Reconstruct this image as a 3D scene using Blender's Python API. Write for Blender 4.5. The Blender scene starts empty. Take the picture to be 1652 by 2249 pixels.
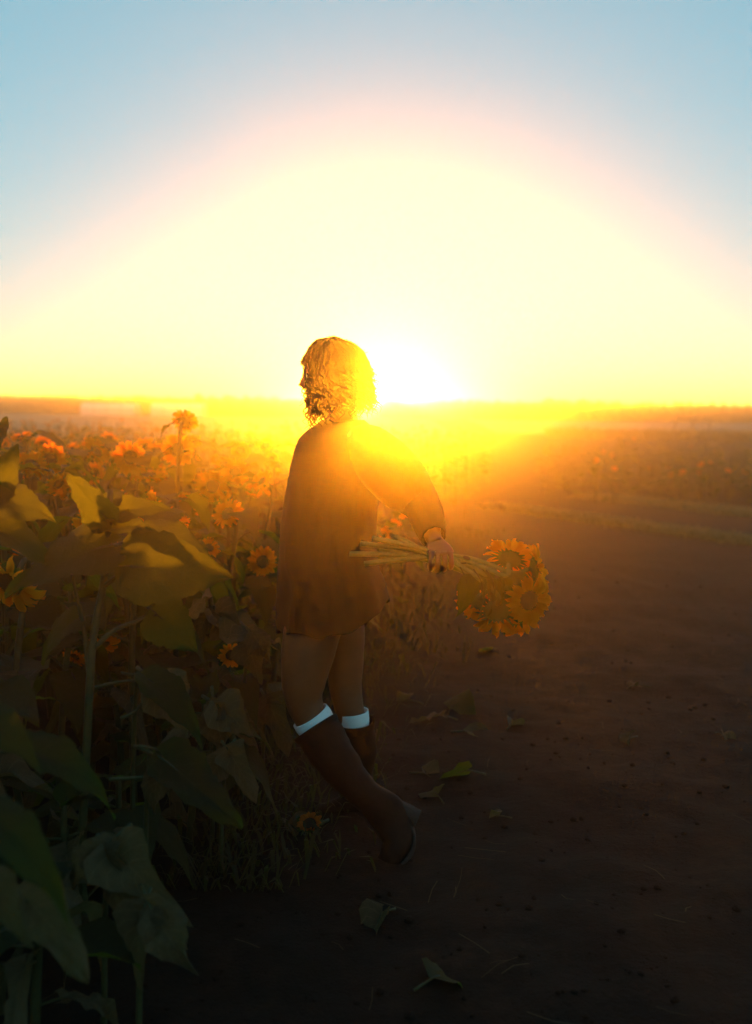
import bpy, math, random
from mathutils import Vector, Matrix, Euler, noise
import bmesh

# ------------------------------------------------------------------ camera, sky, sun, exposure
S = bpy.context.scene
COL = S.collection
CAM_H = 1.45
PITCH, ROLL = 5.55, 0.75
FPX, CX, CY = 2187.0, 826.0, 1124.5
cam = bpy.data.cameras.new('camera')
cam.sensor_fit = 'VERTICAL'; cam.sensor_height = 36.0; cam.sensor_width = 26.4
cam.lens = 35.0
cam.clip_start = 0.05; cam.clip_end = 3000.0
cam.dof.use_dof = True; cam.dof.focus_distance = 3.25; cam.dof.aperture_fstop = 1.8
cam_o = bpy.data.objects.new('camera', cam); COL.objects.link(cam_o)
CROT = Matrix.Rotation(math.radians(90 - PITCH), 3, 'X') @ Matrix.Rotation(math.radians(ROLL), 3, 'Z')
cam_o.matrix_world = Matrix.Translation((0, 0, CAM_H)) @ CROT.to_4x4()
S.camera = cam_o

SUN_EL, SUN_AZ = 1.0, 0.6         # degrees; azimuth to the right of +Y
world = bpy.data.worlds.new('World'); S.world = world; world.use_nodes = True
wn = world.node_tree
bg = wn.nodes['Background']
sky = wn.nodes.new('ShaderNodeTexSky'); sky.sky_type = 'NISHITA'; sky.sun_disc = False
sky.sun_elevation = math.radians(SUN_EL); sky.sun_rotation = math.radians(SUN_AZ)
sky.air_density = 0.9; sky.dust_density = 0.15; sky.ozone_density = 1.2; sky.altitude = 100
wb = wn.nodes.new('ShaderNodeMix'); wb.data_type = 'RGBA'; wb.blend_type = 'MULTIPLY'; wb.inputs[0].default_value = 1.0
wb.inputs[7].default_value = (0.45, 0.99, 1.20, 1.0)          # cool white balance of the whole sky
gm = wn.nodes.new('ShaderNodeGamma'); gm.inputs[1].default_value = 0.36   # softer contrast between horizon and zenith, like the film
wn.links.new(sky.outputs[0], gm.inputs[0]); wn.links.new(gm.outputs[0], wb.inputs[6]); wn.links.new(wb.outputs[2], bg.inputs[0]); bg.inputs[1].default_value = 0.05
sun = bpy.data.lights.new('sun', 'SUN'); sun.energy = 4.2; sun.angle = math.radians(0.7)
sun.color = (1.0, 0.295, 0.009)
sun_o = bpy.data.objects.new('sun', sun); COL.objects.link(sun_o)
sd = Vector((math.sin(math.radians(SUN_AZ)) * math.cos(math.radians(SUN_EL)), math.cos(math.radians(SUN_AZ)) * math.cos(math.radians(SUN_EL)), math.sin(math.radians(SUN_EL))))
sun_o.rotation_euler = sd.to_track_quat('Z', 'Y').to_euler()
S.view_settings.view_transform = 'Standard'; S.view_settings.look = 'None'
S.view_settings.gamma = 1.0; S.view_settings.use_curve_mapping = False
S.view_settings.exposure = 3.3
cy = S.cycles
cy.use_denoising = True
cy.max_bounces = 6; cy.diffuse_bounces = 3; cy.glossy_bounces = 2; cy.transmission_bounces = 4; cy.volume_bounces = 0
cy.transparent_max_bounces = 6; cy.sample_clamp_indirect = 4.0
HAZE_DENSITY, HAZE_G = 0.010, 0.925

# ------------------------------------------------------------------ helpers
def P(px, py, Y):
    """the point at depth Y that the photograph (1652 px wide) shows at px, py"""
    d = CROT @ Vector(((px - CX) / FPX, -(py - CY) / FPX, -1.0))
    return Vector((0, 0, CAM_H)) + d * (Y / d.y)
def sstep(a, b, x):
    t = min(1, max(0, (x - a) / (b - a))); return t * t * (3 - 2 * t)
def fbm(x, y, z=0.0, o=3):
    return sum(noise.noise(Vector((x, y, z)) * 2 ** k) * 0.5 ** k for k in range(o))
def gz(x, y):
    """height of the ground"""
    h = 1.25 * sstep(20, 60, y)
    if y < 14:
        k = 1 - sstep(8, 14, y)
        h += k * (0.022 * fbm(x * 1.6, y * 1.6, 3.1, 3) + 0.012 * fbm(x * 7, y * 7, 9.2, 2))
    return h
def G(px, py):
    """the point of the ground seen at px, py"""
    d = CROT @ Vector(((px - CX) / FPX, -(py - CY) / FPX, -1.0)); o = Vector((0, 0, CAM_H))
    t = -CAM_H / d.z
    for _ in range(4):
        p = o + d * t; t = (gz(p.x, p.y) - CAM_H) / d.z
    return o + d * t
class MB:
    def __init__(s): s.v = []; s.f = []; s.m = []; s.uv = []
    def add(s, vs, fs, m=0, uvs=None):
        b = len(s.v); s.v += [tuple(v) for v in vs]
        s.uv += list(uvs) if uvs else [(0, 0)] * len(vs)
        s.f += [tuple(i + b for i in f) for f in fs]; s.m += [m] * len(fs)
    def mesh(s, name, mats, smooth=True):
        me = bpy.data.meshes.new(name); me.from_pydata(s.v, [], s.f)
        for m in mats: me.materials.append(m)
        me.polygons.foreach_set('material_index', s.m)
        me.polygons.foreach_set('use_smooth', [smooth] * len(s.f))
        ul = me.uv_layers.new(name='UVMap')
        li = [0] * len(me.loops); me.loops.foreach_get('vertex_index', li)
        ul.data.foreach_set('uv', [c for i in li for c in s.uv[i]])
        me.update(); return me
    def build(s, name, mats, parent=None, smooth=True):
        return link(name, s.mesh(name, mats, smooth), parent)
def link(name, data, parent=None, mat=None):
    o = bpy.data.objects.new(name, data); COL.objects.link(o)
    if parent: o.parent = parent
    if mat is not None: o.matrix_local = mat
    return o
def tag(o, label, cat, group=None, kind=None):
    if label: o['label'] = label
    if cat: o['category'] = cat
    if group: o['group'] = group
    if kind: o['kind'] = kind
    return o
def empty(name, loc, label, cat, group=None):
    o = bpy.data.objects.new(name, None); o.location = loc; o.empty_display_size = 0.1; COL.objects.link(o)
    return tag(o, label, cat, group)
def frames(pts):
    """parallel-transported frames along a path"""
    pts = [Vector(p) for p in pts]; out = []
    t0 = (pts[1] - pts[0]).normalized()
    n = t0.orthogonal().normalized()
    for i, p in enumerate(pts):
        t = (pts[min(i + 1, len(pts) - 1)] - pts[max(i - 1, 0)]).normalized()
        n = (n - t * n.dot(t)).normalized(); out.append((p, n, t.cross(n)))
    return out
def tube(mb, pts, rad, sides=6, m=0, cap=True, flat=1.0):
    fr = frames(pts); vs, fs, uv = [], [], []
    for i, (p, a, b) in enumerate(fr):
        r = rad[i] if hasattr(rad, '__len__') else rad
        for k in range(sides):
            q = 2 * math.pi * k / sides
            vs.append(p + a * (r * math.cos(q)) + b * (r * flat * math.sin(q))); uv.append((k / sides, i / (len(fr) - 1)))
    for i in range(len(fr) - 1):
        for k in range(sides):
            k2 = (k + 1) % sides
            fs.append((i * sides + k, i * sides + k2, (i + 1) * sides + k2, (i + 1) * sides + k))
    if cap:
        fs.append(tuple(range(sides))[::-1]); fs.append(tuple((len(fr) - 1) * sides + k for k in range(sides)))
    mb.add(vs, fs, m, uv)
def curve(pts, n):
    """smooth path through the points (Catmull-Rom)"""
    pts = [Vector(p) for p in pts]; q = [pts[0] * 2 - pts[1]] + pts + [pts[-1] * 2 - pts[-2]]; out = []
    segs = len(pts) - 1
    for i in range(n + 1):
        t = i / n * segs; k = min(int(t), segs - 1); t -= k
        a, b, c, d = q[k:k + 4]
        out.append(0.5 * ((2 * b) + (c - a) * t + (2 * a - 5 * b + 4 * c - d) * t * t + (3 * b - a - 3 * c + d) * t ** 3))
    return out
def interp(x, xs, ys):
    if x <= xs[0]: return ys[0]
    for i in range(len(xs) - 1):
        if x <= xs[i + 1]:
            return ys[i] + (ys[i + 1] - ys[i]) * (x - xs[i]) / (xs[i + 1] - xs[i])
    return ys[-1]

# ------------------------------------------------------------------ materials
def nodes(name):
    m = bpy.data.materials.new(name); m.use_nodes = True
    nt = m.node_tree; return m, nt, nt.nodes['Principled BSDF'], nt.nodes['Material Output']
def N(nt, t, **kw):
    n = nt.nodes.new(t)
    for k, v in kw.items():
        if isinstance(k, str) and hasattr(n, k): setattr(n, k, v)
    return n
def L(nt, a, b): nt.links.new(a, b)
def ramp(nt, fac, stops):
    r = nt.nodes.new('ShaderNodeValToRGB'); e = r.color_ramp.elements
    while len(e) < len(stops): e.new(0.5)
    for i, (p, c) in enumerate(stops): e[i].position = p; e[i].color = (*c, 1)
    L(nt, fac, r.inputs[0]); return r.outputs[0]
def noise_n(nt, scale, detail=4, coord='Object', rough=0.55):
    tc = nt.nodes.new('ShaderNodeTexCoord'); n = nt.nodes.new('ShaderNodeTexNoise')
    n.inputs['Scale'].default_value = scale; n.inputs['Detail'].default_value = detail; n.inputs['Roughness'].default_value = rough
    L(nt, tc.outputs[coord], n.inputs['Vector']); return n.outputs['Fac']
def bump(nt, h, b, strength=0.4, dist=0.01):
    n = nt.nodes.new('ShaderNodeBump'); n.inputs['Strength'].default_value = strength; n.inputs['Distance'].default_value = dist
    L(nt, h, n.inputs['Height']); L(nt, n.outputs[0], b.inputs['Normal'])
def mat_noise(name, c0, c1, scale, rough=0.8, bstr=0.4, bdist=0.01, bscale=None, spec=0.3):
    m, nt, b, out = nodes(name)
    f = noise_n(nt, scale); L(nt, ramp(nt, f, [(0.3, c0), (0.7, c1)]), b.inputs['Base Color'])
    b.inputs['Roughness'].default_value = rough; b.inputs['Specular IOR Level'].default_value = spec
    bump(nt, noise_n(nt, bscale or scale * 4, 5), b, bstr, bdist); return m
def math_n(nt, op, a, b=None):
    n = nt.nodes.new('ShaderNodeMath'); n.operation = op
    for i, v in enumerate((a, b)):
        if v is None: continue
        if isinstance(v, (int, float)): n.inputs[i].default_value = v
        else: L(nt, v, n.inputs[i])
    return n.outputs[0]
def mat_leaf(name, dark, light, trans, tmix=0.45, veins=True, rough=0.62):
    m, nt, b, out = nodes(name)
    oi = nt.nodes.new('ShaderNodeObjectInfo')
    f = math_n(nt, 'ADD', math_n(nt, 'MULTIPLY', noise_n(nt, 18), 0.6), math_n(nt, 'MULTIPLY', oi.outputs['Random'], 0.5))
    base = ramp(nt, f, [(0.25, dark), (0.8, light)])
    h = math_n(nt, 'ADD', noise_n(nt, 60, 4), math_n(nt, 'MULTIPLY', noise_n(nt, 14, 3), 1.5))
    if veins:
        uv = nt.nodes.new('ShaderNodeUVMap'); sp = nt.nodes.new('ShaderNodeSeparateXYZ'); L(nt, uv.outputs[0], sp.inputs[0])
        u = math_n(nt, 'ABSOLUTE', math_n(nt, 'SUBTRACT', sp.outputs[0], 0.5))       # 0 at the midrib, .5 at the edge
        lat = math_n(nt, 'FRACT', math_n(nt, 'SUBTRACT', math_n(nt, 'MULTIPLY', sp.outputs[1], 7.0), math_n(nt, 'MULTIPLY', u, 4.5)))
        lv = math_n(nt, 'LESS_THAN', math_n(nt, 'ABSOLUTE', math_n(nt, 'SUBTRACT', lat, 0.5)), 0.05)
        mv = math_n(nt, 'LESS_THAN', u, 0.014)
        v = math_n(nt, 'MAXIMUM', lv, mv)
        mx = nt.nodes.new('ShaderNodeMix'); mx.data_type = 'RGBA'
        L(nt, math_n(nt, 'MULTIPLY', v, 0.28), mx.inputs[0]); L(nt, base, mx.inputs[6])
        mx.inputs[7].default_value = (*[min(1, c * 2.2) for c in light], 1); base = mx.outputs[2]
        h = math_n(nt, 'SUBTRACT', h, math_n(nt, 'MULTIPLY', v, 0.5))
    L(nt, base, b.inputs['Base Color']); b.inputs['Roughness'].default_value = rough
    b.inputs['Specular IOR Level'].default_value = 0.2
    bump(nt, h, b, 0.8, 0.006)
    t = nt.nodes.new('ShaderNodeBsdfTranslucent')
    t.inputs[0].default_value = (*trans, 1)
    ms = nt.nodes.new('ShaderNodeMixShader'); ms.inputs[0].default_value = tmix
    L(nt, b.outputs[0], ms.inputs[1]); L(nt, t.outputs[0], ms.inputs[2]); L(nt, ms.outputs[0], out.inputs[0])
    return m
M = {}
M['leaf'] = mat_leaf('sunflower_leaf', (0.010, 0.0105, 0.0022), (0.026, 0.027, 0.0055), (0.115, 0.15, 0.010))
M['dryleaf'] = mat_leaf('withered_leaf', (0.034, 0.021, 0.009), (0.10, 0.066, 0.03), (0.2, 0.16, 0.05), 0.25)
M['petal'] = mat_leaf('petal', (0.92, 0.22, 0.010), (0.97, 0.33, 0.016), (1.0, 0.30, 0.012), 0.62, False, 0.6)
M['petal_dry'] = mat_leaf('wilted_petal', (0.35, 0.10, 0.012), (0.5, 0.16, 0.02), (0.4, 0.12, 0.01), 0.3, False, 0.7)
M['stem'] = mat_noise('stem', (0.026, 0.024, 0.006), (0.05, 0.045, 0.012), 30, 0.6, 0.3, 0.003)
M['cut_stem'] = mat_noise('cut_stem', (0.09, 0.10, 0.02), (0.17, 0.17, 0.04), 30, 0.6, 0.3, 0.003)
M['seed'] = mat_noise('flower_disc', (0.020, 0.010, 0.005), (0.06, 0.028, 0.012), 90, 0.8, 0.9, 0.006, 160)
M['bract'] = mat_leaf('bract', (0.05, 0.075, 0.018), (0.09, 0.12, 0.03), (0.15, 0.19, 0.03), 0.25, False)
M['grass'] = mat_leaf('dry_grass', (0.14, 0.11, 0.045), (0.30, 0.23, 0.11), (0.25, 0.19, 0.06), 0.4, False, 0.7)
M['straw'] = mat_leaf('straw', (0.04, 0.024, 0.01), (0.08, 0.05, 0.02), (0.1, 0.07, 0.02), 0.2, False, 0.8)
M['weed'] = mat_leaf('weed', (0.011, 0.009, 0.0035), (0.028, 0.022, 0.009), (0.10, 0.10, 0.02), 0.4, False)
M['tree'] = mat_leaf('tree_foliage', (0.025, 0.04, 0.012), (0.06, 0.08, 0.02), (0.08, 0.1, 0.02), 0.3, False)
M['bark'] = mat_noise('bark', (0.05, 0.035, 0.02), (0.1, 0.075, 0.05), 6, 0.9, 0.6, 0.02)
def ground_mat():
    m, nt, b, out = nodes('soil')
    a = noise_n(nt, 1.1, 6); c = noise_n(nt, 14, 8, rough=0.65)
    f = math_n(nt, 'ADD', math_n(nt, 'MULTIPLY', a, 0.45), math_n(nt, 'MULTIPLY', c, 0.55))
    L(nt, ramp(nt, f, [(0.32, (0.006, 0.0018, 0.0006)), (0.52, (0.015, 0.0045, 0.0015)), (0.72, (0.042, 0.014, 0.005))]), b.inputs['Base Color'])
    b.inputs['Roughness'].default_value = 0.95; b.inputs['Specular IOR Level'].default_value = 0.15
    h = math_n(nt, 'ADD', noise_n(nt, 26, 8, rough=0.7), math_n(nt, 'MULTIPLY', noise_n(nt, 120, 4), 0.4))
    bump(nt, h, b, 0.9, 0.03); return m
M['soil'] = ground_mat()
M['stubble'] = mat_noise('stubble', (0.17, 0.12, 0.075), (0.28, 0.21, 0.14), 0.9, 0.95, 0.6, 0.05, 6)
M['crop'] = mat_noise('low_crop', (0.03, 0.04, 0.012), (0.07, 0.08, 0.025), 1.2, 0.95, 0.8, 0.1, 4)
# ------------------------------------------------------------------ ground and far fields
def axis(lo, hi, near, step, grow):
    a = [near]
    s = step
    while a[-1] < hi: a.append(a[-1] + s); s *= grow
    b = [near]; s = step
    while b[-1] > lo: b.append(b[-1] - s); s *= grow
    return sorted(set(b[1:] + a))
def build_ground():
    ys = [0.6 + 0.045 * i for i in range(110)]
    s = 0.05
    while ys[-1] < 76: ys.append(ys[-1] + s); s *= 1.06
    b = [0.6]; s = 0.1
    while b[-1] > -22: b.append(b[-1] - s); s *= 1.5
    ys = sorted(b[1:] + ys)
    xs = [-2.2 + 0.045 * i for i in range(110)]; s = 0.05
    while xs[-1] < 85: xs.append(xs[-1] + s); s *= 1.1
    b = [xs[0]]; s = 0.05
    while b[-1] > -85: b.append(b[-1] - s); s *= 1.1
    xs = sorted(b[1:] + xs)
    mb = MB(); n = len(xs)
    mb.add([(x, y, gz(x, y)) for y in ys for x in xs], [(j * n + i, j * n + i + 1, (j + 1) * n + i + 1, (j + 1) * n + i) for j in range(len(ys) - 1) for i in range(n - 1)])
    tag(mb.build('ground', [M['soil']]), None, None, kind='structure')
build_ground()
def sheet(name, x0, x1, y0, y1, mat, lift, slant=0.0, nx=30, ny=8):
    mb = MB()
    vs = []
    for j in range(ny + 1):
        for i in range(nx + 1):
            x = x0 + (x1 - x0) * i / nx; y = y0 + (y1 - y0) * j / ny + slant * x
            vs.append((x, y, gz(x, y) + lift))
    mb.add(vs, [(j * (nx + 1) + i, j * (nx + 1) + i + 1, (j + 1) * (nx + 1) + i + 1, (j + 1) * (nx + 1) + i) for j in range(ny) for i in range(nx)])
    return tag(mb.build(name, [mat]), None, None, kind='structure')
sheet('stubble_field', -40, 3, 36, 57, M['stubble'], 0.05)
sheet('mown_field', 5, 40, 42, 57, M['stubble'], 0.05)

# ------------------------------------------------------------------ tree line, each tree with trunk and crown
def crown_mesh(name, kind, seed):
    r = random.Random(seed); mb = MB(); vs = []
    lobes = []
    if kind == 'round':
        for k in range(9): lobes.append((r.uniform(-.3, .3), r.uniform(-.3, .3), r.uniform(.4, .78), r.uniform(.16, .27)))
    elif kind == 'wide':
        for k in range(12): lobes.append((r.uniform(-.6, .6), r.uniform(-.4, .4), r.uniform(.35, .75), r.uniform(.17, .27)))
    elif kind == 'cone':
        for k in range(12):
            t = k / 11; lobes.append((r.uniform(-.1, .1) * (1 - t), r.uniform(-.1, .1), .18 + .74 * t, .25 * (1 - t) + .05))
    else:
        for k in range(9): lobes.append((r.uniform(-.08, .08), r.uniform(-.08, .08), .2 + .09 * k, r.uniform(.09, .15)))
    tot = sum(l[3] ** 2 for l in lobes)
    for (x, y, z, q) in lobes:
        k = .86 * q; ring = [(0, 0, 1)] + [(math.cos(a) * s, math.sin(a) * s, c) for s, c in ((.8, .6), (1, -.1), (.7, -.7)) for a in [i * math.pi / 4 for i in range(8)]] + [(0, 0, -1)]
        fs = [(0, 1 + i, 1 + (i + 1) % 8) for i in range(8)] + [(1 + 8 * j + i, 9 + 8 * j + i, 9 + 8 * j + (i + 1) % 8, 1 + 8 * j + (i + 1) % 8) for j in (0, 1) for i in range(8)] + [(25, 17 + (i + 1) % 8, 17 + i) for i in range(8)]
        mb.add([Vector((x, y, z)) + Vector(v) * k * r.uniform(.85, 1.1) for v in ring], fs)
        for i in range(int(900 * q * q / tot)):
            d = Vector((r.gauss(0, 1), r.gauss(0, 1), r.gauss(0, 1))).normalized() * q * r.uniform(.55, 1.12)
            c = Vector((x, y, z)) + d; e = r.uniform(.035, .07)
            a = Vector((r.gauss(0, 1), r.gauss(0, 1), r.gauss(0, 1))).normalized(); b = a.orthogonal().normalized()
            mb.add([c + a * e, c + b * e * .6, c - a * e, c - b * e * .6], [(0, 1, 2, 3)])
    return mb.mesh(name, [M['tree']], False)
def trunk_mesh(seed):
    r = random.Random(seed); mb = MB()
    tube(mb, [(0, 0, -.03), (.01, 0, .2), (r.uniform(-.03, .03), .01, .5), (0, 0, .75)], [.035, .028, .02, .008], 6)
    for k in range(4):
        a = r.uniform(0, 6.28); z = r.uniform(.28, .5)
        tube(mb, [(0, 0, z), (.12 * math.cos(a), .12 * math.sin(a), z + .12), (.22 * math.cos(a), .22 * math.sin(a), z + .26)], [.014, .009, .004], 5)
    return mb.mesh('trunk', [M['bark']])
CROWN = {k: [crown_mesh('crown', k, 7 * i + len(k)) for i in range(3)] for k in ('round', 'wide', 'cone', 'column')}
TRUNK = [trunk_mesh(i) for i in range(3)]
def tree(px, top, Y, width, kind, label, group='trees along the far edge of the fields'):
    base = P(px, 915, Y); base.z = gz(base.x, Y)
    h = min(P(px, top, Y).z / 0.97, 2.60 - .10 * random.Random(px).random()) - base.z
    o = empty({'cone': 'conifer_tree', 'round': 'broadleaf_tree', 'wide': 'spreading_tree', 'column': 'poplar_tree'}[kind], base, label, 'tree', group)
    w = width * Y / FPX / {'round': 1.0, 'wide': 1.6, 'cone': .55, 'column': .42}[kind]
    r = random.Random(int(px * 7)); o.rotation_euler.z = r.uniform(0, 6.28) if kind != 'wide' else r.uniform(-.3, .3)
    o.scale = (w, w, h)
    link('trunk', r.choice(TRUNK), o); link('crown', r.choice(CROWN[kind]), o)
TD = 60
KN = {'cone': 'pointed conifer', 'round': 'round headed tree', 'wide': 'broad spreading tree', 'column': 'thin upright poplar'}
UP = 0
spec = [  # px, top py, width px, kind, label
 (8, 880, 50, 'wide', 'low broad tree at the left end of the far tree line'),
 (70, 884, 44, 'wide', 'flat topped dark tree left of the two bumps on the left skyline'),
 (118, 878, 40, 'round', 'small dark rounded tree beside the tallest left-hand bump'),
 (152, 870, 46, 'round', 'dark rounded tree standing just left of the first pale greenhouse'),
 (222, 868, 26, 'cone', 'thin spiky conifer rising above the first pale greenhouse roof'),
 (262, 882, 40, 'wide', 'low scrubby tree behind the end of the first pale greenhouse'),
 (310, 862, 66, 'round', 'largest rounded dark tree between the two pale greenhouses'),
 (360, 884, 34, 'wide', 'low tree right beside the large rounded dark tree'),
 (400, 872, 30, 'round', 'small airy tree above the middle of the second greenhouse'),
 (440, 866, 26, 'column', 'narrow tree at the right end of the second greenhouse'),
 (468, 864, 40, 'round', 'full round tree just right of the second greenhouse'),
 (506, 862, 44, 'round', 'full round tree second to the right of the greenhouses'),
 (540, 860, 18, 'column', 'thin twin topped poplar left of the broad tree near the woman'),
 (590, 868, 90, 'wide', 'broadest tree of the skyline, just left of the woman\'s hair'),
 (650, 880, 60, 'wide', 'low tree half behind the woman\'s curls'),
]
for px, top, w, k, lab in spec: tree(px, top - UP, TD, w, k, lab)
def WHERE(px):
    return ('burnt out behind the woman\'s neck' if px < 800 else 'in the glare beside the neck' if px < 930 else 'above the woman\'s bent elbow' if px < 1030
            else 'straight above the bouquet' if px < 1230 else 'between the bouquet and the three posts' if px < 1440 else 'behind the three posts in the field' if px < 1580 else 'at the right end beyond the posts')
rt = random.Random(5); px = 700
while px < 1690:
    k = rt.choice(['wide', 'round', 'round', 'cone', 'wide']) if px < 1420 else rt.choice(['wide', 'round', 'cone', 'cone'])
    w = rt.uniform(38, 66) if k != 'cone' else rt.uniform(20, 30)
    off = rt.uniform(-8, 7)
    top = 877 + 6 * (px - 900) / 750 + off - (7 if k == 'cone' else 0)
    if px < 870: top += 6
    tree(px, top, TD + rt.uniform(-2, 2), w, k, '%s%s on the skyline %s' % ('tallish ' if off < -3 else 'low ' if off > 3 else '', ('slim ' if w < 48 and k != 'cone' else '') + KN[k], WHERE(px)))
    px += rt.uniform(20, 31)
HEDGE = 0.64  # height of an added hedge that closes gaps and blocks the low sun
def hedge_h(x): return HEDGE + .46 * sstep(.5, 2.0, abs(x - .55)) + .10 * fbm(x * .6, 1.3) + .06 * noise.noise(Vector((x * 2.4, 4, 2)))  # dips towards the sun, raised at both sides to shade the air there
def hedge():
    r = random.Random(3); mb = MB(); xs = [-78 + .25 * i for i in range(625)]; prof = [(-.6, -.1), (-.55, .6), (-.3, .93), (.0, .97), (.3, .9), (.55, .6), (.6, -.1)]
    vs = []
    for x in xs:
        for (dy, t) in prof:
            y = TD + 3 + dy + .15 * noise.noise(Vector((x, t * 3, 7))); vs.append((x, y, gz(x, y) + hedge_h(x) * t))
    n = len(prof); mb.add(vs, [(i * n + k, (i + 1) * n + k, (i + 1) * n + k + 1, i * n + k + 1) for i in range(len(xs) - 1) for k in range(n - 1)])
    for i in range(16000):
        x = r.gauss(0, 32); y = TD + 3 + r.uniform(-1, 1)
        c = Vector((x, y, gz(x, y) + hedge_h(x) * r.random() ** .6 * 1.04)); e = r.uniform(.04, .11)
        a = Vector((r.gauss(0, 1), r.gauss(0, .6), r.gauss(0, 1))).normalized(); b = a.orthogonal().normalized()
        mb.add([c + a * e, c + b * e * .7, c - a * e, c - b * e * .7], [(0, 1, 2, 3)])
    tag(mb.build('sun_block_hedge', [M['tree']], smooth=False), 'added low hedge that blocks the sun under the far tree line', 'hedge', kind='stuff')
hedge()

# ------------------------------------------------------------------ haze
def haze():  # volume added to give the orange glow of flare in the lens
    m = bpy.data.materials.new('haze'); m.use_nodes = True; nt = m.node_tree
    nt.nodes.remove(nt.nodes['Principled BSDF'])
    v = nt.nodes.new('ShaderNodeVolumePrincipled')
    v.inputs['Color'].default_value = (1.0, 0.92, 0.60, 1); v.inputs['Density'].default_value = HAZE_DENSITY
    v.inputs['Anisotropy'].default_value = HAZE_G
    L(nt, v.outputs[0], nt.nodes['Material Output'].inputs['Volume'])
    mb = MB(); x, y0, y1, z0, z1 = 95, -32, 82, -1.2, 2.7
    mb.add([(-x, y0, z0), (x, y0, z0), (x, y1, z0), (-x, y1, z0), (-x, y0, z1), (x, y0, z1), (x, y1, z1), (-x, y1, z1)],
           [(3, 2, 1, 0), (4, 5, 6, 7), (0, 1, 5, 4), (1, 2, 6, 5), (2, 3, 7, 6), (3, 0, 4, 7)])
    tag(mb.build('haze', [m], smooth=False), 'added warm haze over the fields, glowing in place of lens flare', 'haze', kind='stuff')
haze()
# ------------------------------------------------------------------ sunflower pieces
def leaf_mesh(name, seed, pet=0.5, droop=0.35, fold=0.25, ripple=0.05, nt=10, nu=4, width=0.42, dry=False):
    """a leaf of length 1 (blade), growing along +Y from its petiole, top side up; the petiole starts at the origin"""
    r = random.Random(seed); mb = MB(); vs, fs, uv = [], [], []
    mats = [M['dryleaf' if dry else 'leaf'], M['stem']]
    ph = r.uniform(0, 6.28); k2 = r.uniform(5, 8); asym = r.uniform(-.08, .08); curl = r.uniform(-.12, .12)
    rise = .30
    def blade(u, t):
        w = width * (math.sin(math.pi * min(1, t ** .55)) ** .85 * (1 - .35 * t) + .02) * (1 + asym * u)
        w *= 1 + (.045 * math.sin(t * 34 + ph) + .04 * math.sin(t * 71 + ph * 3)) * abs(u) ** 3
        x = u * w; y = t - .16 * abs(u) ** 1.5 * (1 - t) ** 2
        z = -droop * t * t + fold * abs(u) ** 1.3 * w * (1 - .6 * t) + ripple * math.sin(k2 * t + ph + u * 2) * abs(u) + ripple * .6 * math.sin(3 * k2 * t + ph * 2) * u * u
        x += curl * t * t
        c = .12 * droop; y -= c * t * t
        if dry:
            z += .10 * noise.noise(Vector((u * 1.7, t * 4, seed))); x *= .62 + .2 * math.sin(t * 7 + ph); z += .16 * u * u * math.sin(t * 5 + ph)
        return Vector((x, pet * .9 + y, pet * rise + z + pet * .05))
    for j in range(nt + 1):
        t = j / nt
        for i in range(2 * nu + 1):
            u = (i - nu) / nu
            vs.append(blade(u, t)); uv.append((u * .5 + .5, t))
    n = 2 * nu + 1
    for j in range(nt):
        for i in range(n - 1): fs.append((j * n + i, j * n + i + 1, (j + 1) * n + i + 1, (j + 1) * n + i))
    mb.add(vs, fs, 0, uv)
    if pet > 0:
        path = curve([(0, 0, 0), (0, pet * .5, pet * rise * .75), blade(0, 0) - Vector((0, 0, .006)), blade(0, .25) - Vector((0, 0, .012))], 7)
        tube(mb, path, [.026, .022, .020, .019, .018, .018, .012, .004], 6, 1)
    return mb.mesh(name, mats)
LEAF = [leaf_mesh('leaf', s, .45, d, f, .05) for s, d, f in ((1, .25, .2), (2, .55, .3), (3, .8, .25), (4, .1, .35), (5, .45, .1), (6, 1.0, .3))]
BIGLEAF = [leaf_mesh('leaf', 30 + s, .45, d, f, .045, 22, 9) for s, d, f in ((1, .3, .16), (2, .6, .3), (3, .15, .3))]
DRYLEAF = [leaf_mesh('leaf', 50 + s, .45, d, .5, .1, 12, 4, dry=True) for s, d in ((1, .9), (2, 1.2), (3, .6))]

def petal_pts(mb, Mx, L_, W, lift, r, m=0):
    vs, fs, uv = [], [], []
    nt = 5; tw = r.uniform(-.35, .35); cu = r.uniform(-.25, .3); bx = r.uniform(-.12, .12)
    for j in range(nt + 1):
        t = j / nt; w = W * (.38 + .62 * math.sin(math.pi * min(1, t * .62 + .16))) * (1 if t < .72 else max(.06, 1 - ((t - .72) / .28) ** 1.6))
        for i in (-1, 0, 1):
            z = lift * t + cu * t * t * .5 + abs(i) * .1 * w / W * W * 4 + tw * i * t * W
            vs.append(Mx @ Vector((i * w * .5 + bx * t * t * L_, t * L_, z * L_))); uv.append((i * .5 + .5, t))
    for j in range(nt):
        for i in (0, 1): fs.append((j * 3 + i, j * 3 + i + 1, (j + 1) * 3 + i + 1, (j + 1) * 3 + i))
    mb.add(vs, fs, m, uv)
def petal_mesh(seed, mat='petal'):
    r = random.Random(seed); mb = MB(); petal_pts(mb, Matrix.Identity(4), 1.0, .42, r.uniform(-.1, .25), r); return mb.mesh('petal', [M[mat]])
PETAL = [petal_mesh(i) for i in range(6)]
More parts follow.
